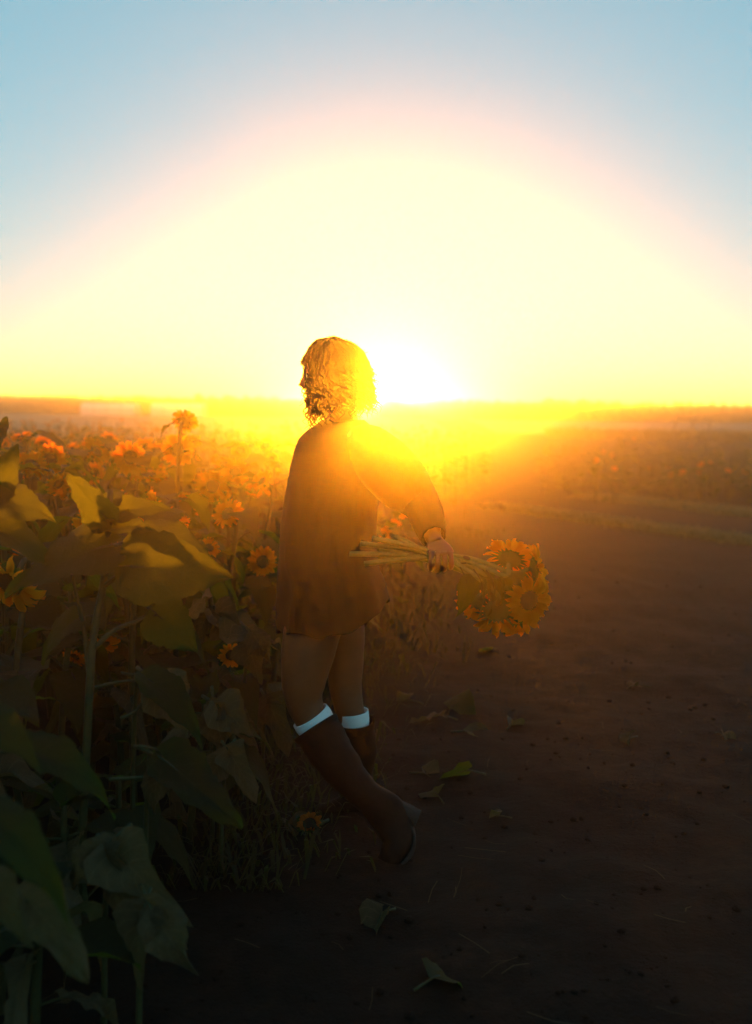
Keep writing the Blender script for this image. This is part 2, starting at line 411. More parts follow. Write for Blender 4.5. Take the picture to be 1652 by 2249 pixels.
def petal_slots(seed, rdisc, n=28):
    """places of the ray petals round a disc of radius rdisc (flower radius 1): matrices that take the unit petal there"""
    r = random.Random(seed); out = []
    for ring in (0, 1):
        for k in range(n // 2):
            a = 2 * math.pi * (k + .5 * ring + r.uniform(-.28, .28)) / (n // 2)
            ln = (1 - rdisc) * r.uniform(.88, 1.12) * (1.0 if ring == 0 else .93)
            tilt = r.uniform(-.05, .3) if ring else r.uniform(-.3, .12)
            out.append(Matrix.Rotation(a, 4, 'Z') @ Matrix.Translation((0, rdisc * .93, .02 + .03 * ring)) @ Matrix.Rotation(tilt, 4, 'X') @ Matrix.Rotation(r.uniform(-.3, .3), 4, 'Y') @ Matrix.Diagonal((ln * r.uniform(.9, 1.25), ln, ln, 1)))
    return out
def petals_joined(seed, rdisc, n=28, mat='petal'):
    r = random.Random(seed); mb = MB()
    for k, mx in enumerate(petal_slots(seed, rdisc, n)): petal_pts(mb, mx, 1.0, .42, r.uniform(-.1, .25), r)
    return mb.mesh('petals', [M[mat]])
def disc_mesh(seed, rd):
    """domed seed disc in front (+Z), green cup and pointed bracts behind"""
    r = random.Random(seed); mb = MB(); n = 24; rings = [(0, .10), (.22, .11), (.45, .12), (.66, .13), (.84, .11), (1.0, .04)]
    vs = [(0, 0, .085)]; fs = []
    for q, z in rings[1:]:
        for k in range(n):
            a = 2 * math.pi * k / n; j = r.uniform(-.018, .018)
            vs.append((rd * q * math.cos(a), rd * q * math.sin(a), z * rd * 1.6 + j * rd * 2))
    for k in range(n): fs.append((0, 1 + k, 1 + (k + 1) % n))
    for q in range(4):
        for k in range(n): fs.append((1 + q * n + k, 1 + (q + 1) * n + k, 1 + (q + 1) * n + (k + 1) % n, 1 + q * n + (k + 1) % n))
    mb.add(vs, fs, 0)
    for k in range(70):                                   # ring of little florets round the dark eye
        a = r.uniform(0, 6.28); q = rd * r.uniform(.68, 1.0); h = rd * r.uniform(.12, .3); e = rd * .035
        c = Vector((q * math.cos(a), q * math.sin(a), rd * .15))
        mb.add([c + Vector((e, 0, 0)), c + Vector((-e * .5, e, 0)), c + Vector((-e * .5, -e, 0)), c + Vector((0, 0, h))], [(0, 1, 3), (1, 2, 3), (2, 0, 3)], 0)
    vs, fs = [], []
    back = [(1.04, .03), (1.1, -.10), (.9, -.32), (.5, -.5), (.22, -.62), (.12, -.8)]
    for q, z in back:
        for k in range(n):
            a = 2 * math.pi * k / n; vs.append((rd * q * math.cos(a), rd * q * math.sin(a), z * rd))
    for q in range(len(back) - 1):
        for k in range(n): fs.append((q * n + k, q * n + (k + 1) % n, (q + 1) * n + (k + 1) % n, (q + 1) * n + k))
    mb.add(vs, fs, 1)
    for k in range(22):
        a = 2 * math.pi * (k + r.uniform(-.3, .3)) / 22; s0 = Matrix.Rotation(a, 4, 'Z')
        l = rd * r.uniform(.6, 1.05); w = rd * .17; z = -.12 * rd * r.uniform(.4, 2); up = r.uniform(-.4, .15) * rd
        mb.add([s0 @ Vector(p) for p in ((-w, rd * .95, z), (w, rd * .95, z), (w * .8, rd * .95 + l * .5, z + up * .3), (-w * .8, rd * .95 + l * .5, z + up * .3), (0, rd * .95 + l, z + up))], [(0, 1, 2, 3), (3, 2, 4)], 1)
    return mb.mesh('flower_head', [M['seed'], M['bract']])
RD = .42
DISC = [disc_mesh(i, RD) for i in range(3)]
PJOIN = [petals_joined(i, RD) for i in range(4)]
def face_matrix(pos, normal, spin, R):
    z = Vector(normal).normalized(); q = z.to_track_quat('Z', 'Y').to_matrix().to_4x4()
    return Matrix.Translation(pos) @ q @ Matrix.Rotation(spin, 4, 'Z') @ Matrix.Diagonal((R, R, R, 1))
def head(parent, pos, normal, R, seed, single, keep=None):
    r = random.Random(seed)
    h = link('flower_head', r.choice(DISC), parent, face_matrix(pos, normal, r.uniform(0, 6.28), R))
    if single:
        for mx in petal_slots(seed, RD, r.choice((26, 28, 30))):
            if keep and r.random() > keep: continue
            link('petal', r.choice(PETAL), h, mx)
    else:
        tag(link('petals', r.choice(PJOIN), h), None, None, kind='stuff')
    return h
def leaf_matrix(pos, az, pitch, roll, s):
    return Matrix.Translation(pos) @ Matrix.Rotation(az, 4, 'Z') @ Matrix.Rotation(pitch, 4, 'X') @ Matrix.Rotation(roll, 4, 'Y') @ Matrix.Scale(s, 4)
def plant(base, top, normal, R, seed, label, group='sunflowers of the left field', single=False, nleaf=8, dry=.25, lsize=.2, flower=True, stem_r=.011, leaves=None, low=.12):
    """one sunflower: root on the ground at base, flower centre at top (world points)"""
    r = random.Random(seed); base = Vector((base[0], base[1], gz(base[0], base[1]))); top = Vector(top) - base
    o = empty('sunflower_plant', base, label, 'sunflower', group)
    n = Vector(normal).normalized()
    mb = MB(); neck = top - n * R * .3
    mid = Vector((top.x * .45 + r.uniform(-.02, .02), top.y * .45 + r.uniform(-.02, .02), top.z * .55))
    shoulder = neck - n * .06 + Vector((0, 0, .0)) if flower else top - Vector((0, 0, .1))
    path = curve([(0, 0, -.03), mid, shoulder + Vector((0, 0, -.02)), neck if flower else top], 12)
    tube(mb, path, [stem_r * (1.25 - .5 * i / 12) for i in range(13)], 7)
    mb.build('stem', [M['stem']], o)
    if flower: head(o, top, n, R, seed, single)
    else:
        for k in range(4): link('leaf', r.choice(LEAF), o, leaf_matrix(top - Vector((0, 0, .03)), r.uniform(0, 6.28), r.uniform(.5, 1.1), 0, lsize * r.uniform(.35, .6)))
    a = r.uniform(0, 6.28)
    for k in range(nleaf):
        t = low + (.90 - low) * (k + r.uniform(0, .6)) / nleaf; p = path[min(12, int(t * 12))]
        a += 2.4 + r.uniform(-.4, .4)
        s = lsize * (1.15 - .6 * abs(t - .45)) * r.uniform(.8, 1.2)
        if r.random() < dry * (1.5 - 1.8 * t): me = r.choice(DRYLEAF); s *= .95
        else: me = r.choice(LEAF)
        link('leaf', me, o, leaf_matrix(p, a, r.uniform(-.35, .25), r.uniform(-.25, .25), s))
    for (pos, az, pitch, roll, s, me) in (leaves or ()):
        link('leaf', me, o, leaf_matrix(Vector(pos) - base, az, pitch, roll, s))
    return o

# ------------------------------------------------------------------ flowers one can pick out, each by where it stands
# px, py, depth, flower radius m, facing (x, y, z), label
PICK = [
 (70, 1022, 4.6, .070, (.5, -.55, .65), 'sunflower tilted up to the right, second bloom from the left edge'),
 (110, 1010, 4.8, .072, (.25, -.95, .15), 'sunflower with round black eye beside the tilted bloom at left edge'),
 (128, 1062, 4.4, .052, (.6, -.6, -.5), 'small sunflower nodding below the two blooms at left edge'),
 (48, 960, 6.0, .055, (-.2, -.3, .9), 'small red orange bloom high by the left edge under dark leaves'),
 (96, 975, 6.4, .050, (.4, -.6, .6), 'small bloom behind the tilted flower at the left edge'),
 (210, 992, 5.6, .078, (.75, -.35, .55), 'sunflower seen edge-on leaning right, below the far stubble field'),
 (240, 962, 7.5, .060, (.3, -.4, .9), 'tiny bloom above the edge-on sunflower'),
 (287, 1006, 5.2, .082, (-.15, -.97, .1), 'open sunflower with wide yellow ray and dark eye, third row'),
 (322, 986, 6.6, .070, (.2, -.8, .5), 'sunflower half hidden behind the wide open bloom'),
 (345, 990, 6.2, .065, (.1, -.4, .85), 'flat topped bloom between the two big open sunflowers'),
 (391, 988, 5.6, .082, (.1, -.98, .1), 'open sunflower on the right of the pair below the greenhouse'),
 (426, 970, 7.8, .055, (.1, -.9, .2), 'small distant sunflower at the shoulder of the big open bloom'),
 (326, 1046, 5.0, .080, (.05, -.25, .95), 'sunflower facing the sky, seen as a flat band of petals'),
 (405, 926, 5.0, .060, (.1, .8, .5), 'tall sunflower turned away standing out against the stubble field'),
 (467, 1068, 5.2, .078, (.2, -.9, .35), 'large tawny sunflower right of centre of the field edge'),
 (518, 1036, 5.8, .070, (.15, -.95, .2), 'hazy sunflower above and right of the large tawny bloom'),
 (492, 1022, 6.6, .060, (-.1, -.9, .4), 'pale sunflower behind the hazy bloom next to the dress'),
 (530, 990, 7.2, .064, (.1, -.85, .4), 'upper hazy bloom nearest the woman\'s shoulder'),
 (585, 978, 7.6, .055, (.1, -.8, .5), 'faint glowing bloom touching the outline of the dress'),
 (406, 1101, 5.0, .040, (.1, -.98, .1), 'smallest round sunflower below the pair of open blooms'),
 (378, 1152, 3.9, .062, (.0, -.35, .9), 'sunflower peeping over the big foreground leaf'),
 (272, 1176, 3.6, .066, (.35, -.6, .6), 'sunflower behind the thick foreground stem'),
 (577, 1234, 4.6, .062, (.15, -.97, .15), 'single sunflower on a thin stem beside the hem of the dress'),
 (22, 1278, 2.9, .095, (-.3, -.75, -.55), 'large shaded drooping sunflower at the left edge'),
 (458, 1204, 4.2, .045, (.3, -.6, .6), 'small bloom behind the tip of the big foreground leaf'),
 (225, 1415, 3.6, .055, (.4, -.5, -.6), 'wilting bloom low beside the foreground stem'),
 (165, 1440, 3.9, .045, (-.2, -.6, -.6), 'wilting small bloom deep in the shade left of the stem'),
 (12, 1215, 3.8, .06, (.2, -.7, .5), 'sunflower cut by the left edge above the drooping one'),
]
for i, (px, py, Y, R, nrm, lab) in enumerate(PICK):
    t = P(px, py, Y); r = random.Random(900 + i)
    b = (t.x + r.uniform(-.08, .08), t.y + r.uniform(-.05, .12))
    plant(b, t, nrm, R * 1.2, 100 + i, lab, single=True, nleaf=(4 if i == 13 else 8 if Y > 3.2 else 5), lsize=.11 if i == 13 else .19, dry=.0 if i == 13 else .4, low=.15)

# the tall plant in front, without a flower, with its big leaves; leaf places are (blade base, tip, facing)
def lp(b, t, nrm, me, wide=1.0):
    p, q = P(*b), P(*t); y = (q - p); s = y.length; y.normalize()
    z = Vector(nrm); z = (z - y * z.dot(y)).normalized(); x = y.cross(z)
    m = Matrix((x, y, z)).transposed().to_4x4() @ Matrix.Diagonal((s * wide, s, s, 1))
    return (Matrix.Translation(p) @ m @ Matrix.Translation((0, -.405, -.157)), me)
def special(name_label, base, path, rads, leaves, branches=(), group='sunflowers of the left field'):
    o = empty('sunflower_plant', Vector((base.x, base.y, gz(base.x, base.y))), name_label, 'sunflower', group); b0 = o.location
    mb = MB(); pts = [(0, 0, -.03)] + [p - b0 for p in path]; c = curve(pts, 18); tube(mb, c, [rads[0] + (rads[1] - rads[0]) * i / 18 for i in range(19)], 8); mb.build('stem', [M['stem']], o)
    for br in branches:
        mb = MB(); tube(mb, curve([p - b0 for p in br], 8), [rads[1] * (1 - .06 * i) for i in range(9)], 7); mb.build('stem', [M['stem']], o)
    for m, me in leaves: link('leaf', me, o, Matrix.Translation(-b0) @ m)
    return o
B0, B1, B2 = BIGLEAF; D0, D1, D2 = DRYLEAF
fb = P(184, 1560, 2.62); fb = Vector((fb.x - .03, fb.y, 0))
special('tall green plant without a flower in front, with one broad leaf facing the camera', fb,
  [P(196, 1530, 2.62), P(205, 1400, 2.64), P(226, 1290, 2.66), P(237, 1200, 2.68), P(240, 1120, 2.7), P(242, 1075, 2.71)], (.0125, .008),
  [lp((289, 1245, 2.62), (508, 1246, 2.60), (.12, -.93, .34), B0, 1.0), lp((330, 1178, 2.72), (522, 1192, 2.75), (.1, -.35, .93), B1, .9),
   lp((232, 1200, 2.66), (0, 1262, 2.50), (-.1, -.62, .78), B0, .95), lp((236, 1140, 2.68), (142, 1042, 2.66), (-.25, -.9, -.2), B2, .95), lp((246, 1135, 2.70), (378, 1064, 2.74), (.2, -.5, .8), B1, .65),
   lp((244, 1150, 2.70), (325, 1156, 2.62), (.1, -.7, .7), B2, .9), lp((240, 1110, 2.71), (268, 1052, 2.76), (.1, -.85, .5), B1, .8), lp((345, 1350, 2.72), (440, 1425, 2.70), (.1, -.9, .4), B0, 1.2),
   lp((410, 1352, 2.85), (486, 1306, 2.9), (.2, -.75, -.6), D2, 1.0), lp((170, 1360, 2.66), (60, 1420, 2.6), (-.2, -.5, .8), B1, 1.0)],
  [[P(226, 1290, 2.66), P(255, 1268, 2.64), P(291, 1244, 2.62)], [P(196, 1480, 2.63), P(182, 1370, 2.64), P(158, 1262, 2.63)], [P(200, 1430, 2.63), P(250, 1385, 2.66), P(300, 1365, 2.70), P(345, 1350, 2.72)]])
def small(label, px, py, Y, leaves, rad=(.008, .006), br=()):
    t = P(px, py, Y); special(label, Vector((t.x - .03, t.y + .04, 0)), [Vector((t.x - .02, t.y + .03, t.z * .6)), t], rad, leaves, br)
small('plant cut by the left edge with three stacked light green leaves', -35, 1020, 2.6,
  [lp((-22, 1095, 2.6), (44, 975, 2.62), (.3, -.9, .2), B2, .8), lp((-20, 1092, 2.58), (122, 1112, 2.55), (.1, -.6, .75), B0, .95), lp((-40, 1160, 2.55), (180, 1186, 2.62), (.05, -.45, .88), B1, .7), lp((-30, 1000, 2.6), (18, 905, 2.7), (0, -.9, .4), B2, .6)])
small('blurred plant at the left edge, one grey green leaf reaching in', -60, 1500, 1.9,
  [lp((-40, 1578, 1.85), (92, 1622, 1.8), (.1, -.45, .9), B1, .8), lp((60, 1650, 2.05), (300, 1690, 2.1), (.1, -.4, .9), B1, .6), lp((-50, 1700, 1.8), (50, 1745, 1.75), (.2, -.3, .9), D0)])
small('lowest blurred plant in front with a drooping pale leaf', -70, 1740, 1.6,
  [lp((-40, 1790, 1.58), (200, 1918, 1.52), (.25, -.35, .9), B1, .55), lp((-20, 1930, 1.6), (60, 2090, 1.55), (.2, -.8, .5), D1, .9), lp((60, 1980, 1.75), (240, 2150, 1.72), (.3, -.75, .5), D0, 1.1)])
small('withered stalk with a pale hanging leaf, in front of the black boots', 300, 1480, 2.75,
  [lp((326, 1492, 2.70), (474, 1578, 2.62), (.35, -.55, .75), B1, .62), lp((345, 1505, 2.72), (452, 1616, 2.70), (.2, -.8, .5), D1, 1.3)], br=[[P(200, 1512, 2.68), P(262, 1498, 2.70), P(326, 1492, 2.70)], [P(265, 1578, 2.68), P(300, 1560, 2.7), P(345, 1505, 2.72)]])
small('withered plant bending its long leaf down onto the dark path', 330, 1640, 2.6,
  [lp((366, 1672, 2.55), (536, 1810, 2.46), (.45, -.6, .66), B2, .75), lp((360, 1650, 2.6), (470, 1700, 2.66), (.2, -.6, .75), D0, 1.2), lp((350, 1680, 2.56), (330, 1790, 2.5), (0, -.95, .2), D2, 1.2)], br=[[P(240, 1712, 2.55), P(300, 1708, 2.55), P(362, 1706, 2.55)]])
small('dry stalk with shrivelled leaves beside the bare thigh', 545, 1390, 3.6,
  [lp((548, 1385, 3.6), (600, 1445, 3.55), (.1, -.8, .5), D2, 1.5), lp((500, 1400, 3.6), (585, 1360, 3.62), (.1, -.5, .8), D0, 1.4), lp((545, 1420, 3.6), (575, 1500, 3.55), (.1, -.9, .3), D1, 1.6), lp((480, 1492, 3.6), (552, 1500, 3.55), (0, -.3, .95), D0, 1.0)])
small('dry curled plant below the bloom by the hem', 470, 1330, 3.9,
  [lp((470, 1345, 3.9), (560, 1375, 3.85), (.1, -.5, .8), D1, 1.5), lp((460, 1350, 3.9), (400, 1420, 3.85), (0, -.8, .5), D0, 1.5), lp((485, 1360, 3.9), (520, 1450, 3.85), (0, -.9, .3), D2, 1.6)])
small('brown shrivelled plant touching the near boot top', 590, 1530, 3.9,
  [lp((590, 1545, 3.9), (640, 1640, 3.8), (.1, -.9, .4), D0, 1.4), lp((585, 1545, 3.9), (520, 1600, 3.85), (0, -.8, .5), D2, 1.5), lp((600, 1530, 3.9), (650, 1480, 3.95), (0, -.9, .2), D1, 1.3)])
small('crumpled brown plant between the pale hanging leaf and the boots', 480, 1540, 3.2,
  [lp((480, 1550, 3.2), (575, 1620, 3.15), (.1, -.8, .5), D1, 1.4), lp((470, 1550, 3.2), (490, 1660, 3.15), (0, -.95, .2), D2, 1.5), lp((480, 1560, 3.2), (400, 1600, 3.15), (0, -.8, .5), D0, 1.4)])
small('shaded crumpled plant low on the path edge in front', 240, 1850, 2.2,
  [lp((250, 1870, 2.2), (370, 1990, 2.1), (.2, -.85, .4), D1, 1.3), lp((230, 1880, 2.2), (260, 2030, 2.1), (0, -.95, .2), D0, 1.3), lp((240, 1850, 2.2), (130, 1960, 2.15), (0, -.8, .5), D2, 1.3)])
small('lowest crumpled plant at the bottom of the path edge', 320, 1980, 2.12,
  [lp((330, 1990, 2.1), (410, 2130, 2.0), (.1, -.9, .3), D2, 1.3), lp((315, 2000, 2.1), (280, 2150, 2.0), (0, -.95, .2), D1, 1.3)])
small('small dry plant in front of the near boot', 500, 1640, 3.0,
  [lp((505, 1655, 3.0), (560, 1740, 2.92), (.1, -.9, .4), D0, 1.4), lp((495, 1655, 3.0), (440, 1740, 2.95), (0, -.9, .3), D2, 1.4)])

# ------------------------------------------------------------------ the rest of the field, plant by plant
def edge_x(y): return -.62 + .155 * (y - 2.3)
rf = random.Random(12); PTS = []; y = 2.1; row = 0
BUSY = [(P(a[0], a[1], a[2]).x, a[2]) for a in PICK]
while y < 26:
    step = .30 if y < 9 else .42
    x = edge_x(y) - rf.uniform(.0, .3)
    while x > -.43 * y - 1.6:
        xx = x + rf.uniform(-.09, .09); yy = y + rf.uniform(-.12, .12)
        PTS.append((xx, yy)); x -= step
    y += .42 if y < 9 else .6
LM = []
NICK = ['tilted bloom at the left edge', 'black eyed bloom at the left edge', 'small nodding bloom', 'small red orange bloom', 'small bloom behind the tilted flower', 'edge-on sunflower', 'tiny bloom above the edge-on flower',
        'wide open bloom', 'half hidden bloom behind the wide one', 'flat topped bloom', 'open bloom below the greenhouse', 'small distant bloom at its shoulder', 'flat band of petals', 'tall bloom turned away', 'large tawny bloom',
        'hazy bloom above the tawny one', 'pale bloom beside the dress', 'upper hazy bloom', 'faint bloom at the dress outline', 'smallest round bloom', 'bloom peeping over the big leaf', 'bloom behind the thick stem',
        'single bloom beside the hem', 'large drooping sunflower', 'small bloom at the leaf tip', 'wilting bloom by the stem', 'wilting bloom in deep shade', 'bloom cut by the left edge']
CINV = CROT.transposed()
def pix(v):
    d = CINV @ (Vector(v) - Vector((0, 0, CAM_H))); return (CX + FPX * d.x / -d.z, CY - FPX * d.y / -d.z)
for k, a in enumerate(PICK): LM.append((a[0], a[1], a[2], NICK[k]))
LM += [(760, 860, 3.45, "woman's curls"), (640, 1100, 3.45, "woman's front"), (930, 1010, 3.45, "woman's bent elbow"), (965, 1225, 3.1, 'hand with the stems'), (610, 1380, 3.45, 'hem of the dress'), (240, 1120, 2.7, 'tall green foreground plant'), (680, 1580, 3.4, 'near white sock')]
USED = {}
def mass_label(v, fl, nrm, h):
    x, y = pix(v); d = min(LM, key=lambda q: math.hypot(q[0] - x, q[1] - y) + 25 * abs(q[2] - v[1]))
    dx, dy, dz = x - d[0], y - d[1], v[1] - d[2]
    n = 'sunflower facing %s' % ('left' if nrm[0] < -.45 else 'right' if nrm[0] > .45 else 'upwards' if nrm[2] > .45 else 'the camera') if fl else 'bloomless %s stalk' % ('low' if h < .85 else 'tall' if h > 1.08 else 'leafy')
    if v[1] > 6: n = 'hazy ' + n
    rel = 'behind and ' if dz > .9 else 'in front of and ' if dz < -.9 else ''
    side = ('far left of' if dx < -120 else 'left of' if dx < -25 else 'far right of' if dx > 120 else 'right of' if dx > 25 else 'above' if dy < 0 else 'below')
    return ' '.join(('%s, %s%s the %s' % (n, rel, side, d[3])).split()[:16])
MASS = []
for i, (x, y) in enumerate(PTS):
    MASS.append((x, y))
MASS.sort(key=lambda p: p[1])
TOPH = lambda x, y: 1.02 + .10 * noise.noise(Vector((x, y, 1))) + .12 * sstep(.5, 3.5, edge_x(y) - x) + .10 * sstep(8, 3, y) * sstep(1, 2, edge_x(y) - x)
for i, (x, y) in enumerate(MASS[:230]):
    r = random.Random(2000 + i); d = edge_x(y) - x
    h = TOPH(x, y) * r.uniform(.86, 1.06)
    if d < .35: h *= .6
    front = y < 2.9 and x > -.95
    if y < 3.4: h *= .82
    if front: h *= .8
    fl = r.random() < (.74 if y > 3.6 else .0 if front else .12)
    a = r.gauss(-1.35, .7); nrm = (math.cos(a), math.sin(a), r.uniform(-.2, .8))
    plant((x, y), (x + r.uniform(-.06, .06), y + r.uniform(-.06, .06), gz(x, y) + h), nrm, r.uniform(.052, .076), 2000 + i, mass_label((x, y, gz(x, y) + h), fl, nrm, h), nleaf=9 if y < 6 else 6, dry=.95 if front else .4, lsize=.185 if y < 6 else .21, flower=fl, low=.1)
def far_crop(name, pts, label, hfun, flowers, seed):
    r = random.Random(seed); mb = MB()
    for (x, y) in pts:
        z0 = gz(x, y); h = hfun(x, y) * r.uniform(.85, 1.08); tube(mb, [(x, y, z0), (x + .02, y, z0 + h * .5), (x, y, z0 + h)], [.012, .01, .007], 4, 1)
        for k in range(9):
            a = r.uniform(0, 6.28); s = r.uniform(.10, .2); zz = z0 + h * r.uniform(.2, .97); d = Vector((math.cos(a), math.sin(a), r.uniform(-.6, .4))); q = Vector((-d.y, d.x, r.uniform(-.3, .3))) * s * .5
            c = Vector((x, y, zz)) + d * .05
            mb.add([c, c + d * s * .5 + q, c + d * s * 1.3, c + d * s * .5 - q], [(0, 1, 2, 3)], 0, [(.5, 0), (1, .5), (.5, 1), (0, .5)])
        if r.random() < flowers:
            a = r.gauss(-1.4, .7); mx = face_matrix((x, y, z0 + h), (math.cos(a), math.sin(a), r.uniform(-.1, .7)), 0, r.uniform(.05, .07))
            vs = [mx @ Vector((0, 0, .1))]
            for k in range(14):
                q = 2 * math.pi * k / 14; vs.append(mx @ Vector((.42 * math.cos(q), .42 * math.sin(q), .1)))
            for k in range(14):
                q = 2 * math.pi * k / 14; e = r.uniform(.8, 1.1); vs.append(mx @ Vector((e * math.cos(q), e * math.sin(q), r.uniform(-.1, .2)))); 
            mb.add(vs, [(0, 1 + k, 1 + (k + 1) % 14) for k in range(14)], 3)
            mb.add(vs, [(1 + k, 15 + k, 1 + (k + 1) % 14) for k in range(14)], 2)
    return tag(mb.build(name, [M['leaf'], M['stem'], M['petal'], M['seed']], smooth=False), label, 'crop', kind='stuff')
far_crop('far_sunflower_rows', MASS[230:], 'far rows of the left sunflower field merging into haze', TOPH, .5, 4)
print('plants', len(MASS))
# sunflowers across the track on the right
rr = random.Random(21)
pts = [(rr.uniform(edge_x(y) + 1.2 if y > 18 else 5, .5 * y + 4), y) for y in [rr.uniform(17.5, 32) for _ in range(750)]]
pts = [p for p in pts if p[0] > 1.2]
far_crop('right_sunflower_rows', pts, 'shaded rows of sunflowers across the track behind the bouquet', lambda x, y: .5 + .1 * noise.noise(Vector((x, y, 4))), .06, 8)
for i, (px, py, Y, lab) in enumerate([(1310, 1012, 17, 'left bloom of the blurred orange pair across the track, above the bouquet'), (1350, 1030, 17, 'lower right bloom of the blurred orange pair across the track'),
  (1540, 1020, 17, 'blurred orange bloom straight below the middle post across the track'), (1562, 1018, 18, 'blurred orange bloom straight below the right post across the track'), (1500, 1036, 17, 'faint low bloom below the left post across the track'), (1600, 1034, 17, 'faint bloom nearest the right edge across the track')]):
    t = P(px, py, Y); t.z = max(t.z, .5)
    plant((t.x, t.y), t, (rr.uniform(-.7, .7), -.6, .7), .055, 600 + i, lab, group='sunflowers across the track', nleaf=5)
# ------------------------------------------------------------------ the woman
def mat_skin():
    m, nt, b, out = nodes('skin')
    L(nt, ramp(nt, noise_n(nt, 9), [(0.3, (0.15, 0.040, 0.014)), (0.7, (0.20, 0.055, 0.02))]), b.inputs['Base Color'])
    b.inputs['Roughness'].default_value = 0.5; b.inputs['Subsurface Weight'].default_value = 0.12; b.inputs['Subsurface Radius'].default_value = (.012, .005, .003)
    bump(nt, noise_n(nt, 150, 3), b, 0.12, 0.002); return m
def mat_cloth(name, c0, c1, scale, rough=0.9, sheen=0.0):
    m, nt, b, out = nodes(name)
    L(nt, ramp(nt, noise_n(nt, 14, 5), [(0.3, c0), (0.7, c1)]), b.inputs['Base Color'])
    b.inputs['Roughness'].default_value = rough; b.inputs['Specular IOR Level'].default_value = 0.2; b.inputs['Sheen Weight'].default_value = sheen
    bump(nt, math_n(nt, 'ADD', noise_n(nt, scale, 2), noise_n(nt, 12, 4)), b, 0.35, 0.004); return m
M['skin'] = mat_skin()
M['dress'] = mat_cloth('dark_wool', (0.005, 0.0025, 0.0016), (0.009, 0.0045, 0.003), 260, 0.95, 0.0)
M['sock'] = mat_cloth('white_knit', (0.78, 0.77, 0.78), (0.86, 0.85, 0.86), 320, 0.9, 0.1)
M['boot'] = mat_noise('brown_leather', (0.008, 0.003, 0.0014), (0.024, 0.0085, 0.0035), 16, 0.7, 0.35, 0.004, 70, 0.12)
M['sole'] = mat_noise('dark_sole', (0.015, 0.011, 0.009), (0.03, 0.022, 0.018), 30, 0.8)
M['hair'] = mat_noise('brown_hair', (0.010, 0.005, 0.0025), (0.024, 0.012, 0.005), 60, 0.8, 0.3, 0.002, 220, 0.1)
M['eye'] = mat_noise('eye', (0.6, 0.58, 0.55), (0.65, 0.62, 0.6), 20, 0.2)
WY = 3.45
def J(px, py, d=0.0): return P(px, py, WY + d)
def loft(mb, rings, sides=20, m=0, cap0=True, cap1=True):
    """rings: (centre, half axis a, half axis b) vectors"""
    vs, fs, uv = [], [], []
    for j, (c, a, b) in enumerate(rings):
        for k in range(sides):
            q = 2 * math.pi * k / sides; vs.append(c + a * math.cos(q) + b * math.sin(q)); uv.append((k / sides, j / (len(rings) - 1)))
    for j in range(len(rings) - 1):
        for k in range(sides):
            k2 = (k + 1) % sides; fs.append((j * sides + k, j * sides + k2, (j + 1) * sides + k2, (j + 1) * sides + k))
    if cap0: fs.append(tuple(range(sides))[::-1])
    if cap1: fs.append(tuple((len(rings) - 1) * sides + k for k in range(sides)))
    mb.add(vs, fs, m, uv)
def limb(mb, pts, sides=18, m=0, cap0=True, cap1=True, n=24, noise_amp=0.0, seed=0):
    """pts: (point, radius in the picture plane, radius in depth); smooth path, elliptical section"""
    c = curve([p[0] for p in pts], n); rings = []
    for i, p in enumerate(c):
        t = i / n * (len(pts) - 1); k = min(int(t), len(pts) - 2); t -= k; t = t * t * (3 - 2 * t) * .5 + t * .5
        ra = pts[k][1] * (1 - t) + pts[k + 1][1] * t; rb = pts[k][2] * (1 - t) + pts[k + 1][2] * t
        T = (c[min(i + 1, n)] - c[max(i - 1, 0)]).normalized()
        a = Vector((0, 1, 0)).cross(T).normalized(); b = T.cross(a).normalized()
        rings.append((p, a * ra, b * rb))
    loft(mb, rings, sides, m, cap0, cap1)
def apply_mods(o, *mods):
    for t, kw in mods:
        md = o.modifiers.new(t, t)
        for k, v in kw.items(): setattr(md, k, v)
    dg = bpy.context.evaluated_depsgraph_get(); dg.update()
    me = bpy.data.meshes.new_from_object(o.evaluated_get(dg)); old = o.data
    o.modifiers.clear(); o.data = me; me.polygons.foreach_set('use_smooth', [True] * len(me.polygons)); me.name = o.name
    return o
wroot = J(775, 1768, .05); wroot.z = 0
person = empty('person', (0, 0, 0), 'curly haired woman in short dark dress, white socks and brown boots, carrying a bouquet', 'person')
FH = Vector((-1.0, .08, -.08)).normalized(); LH = Vector((0, 0, 1)).cross(FH).normalized(); UH = FH.cross(LH).normalized()
HC = J(728, 832, 0)
def hp(f, l, u): return HC + FH * f + LH * l + UH * u
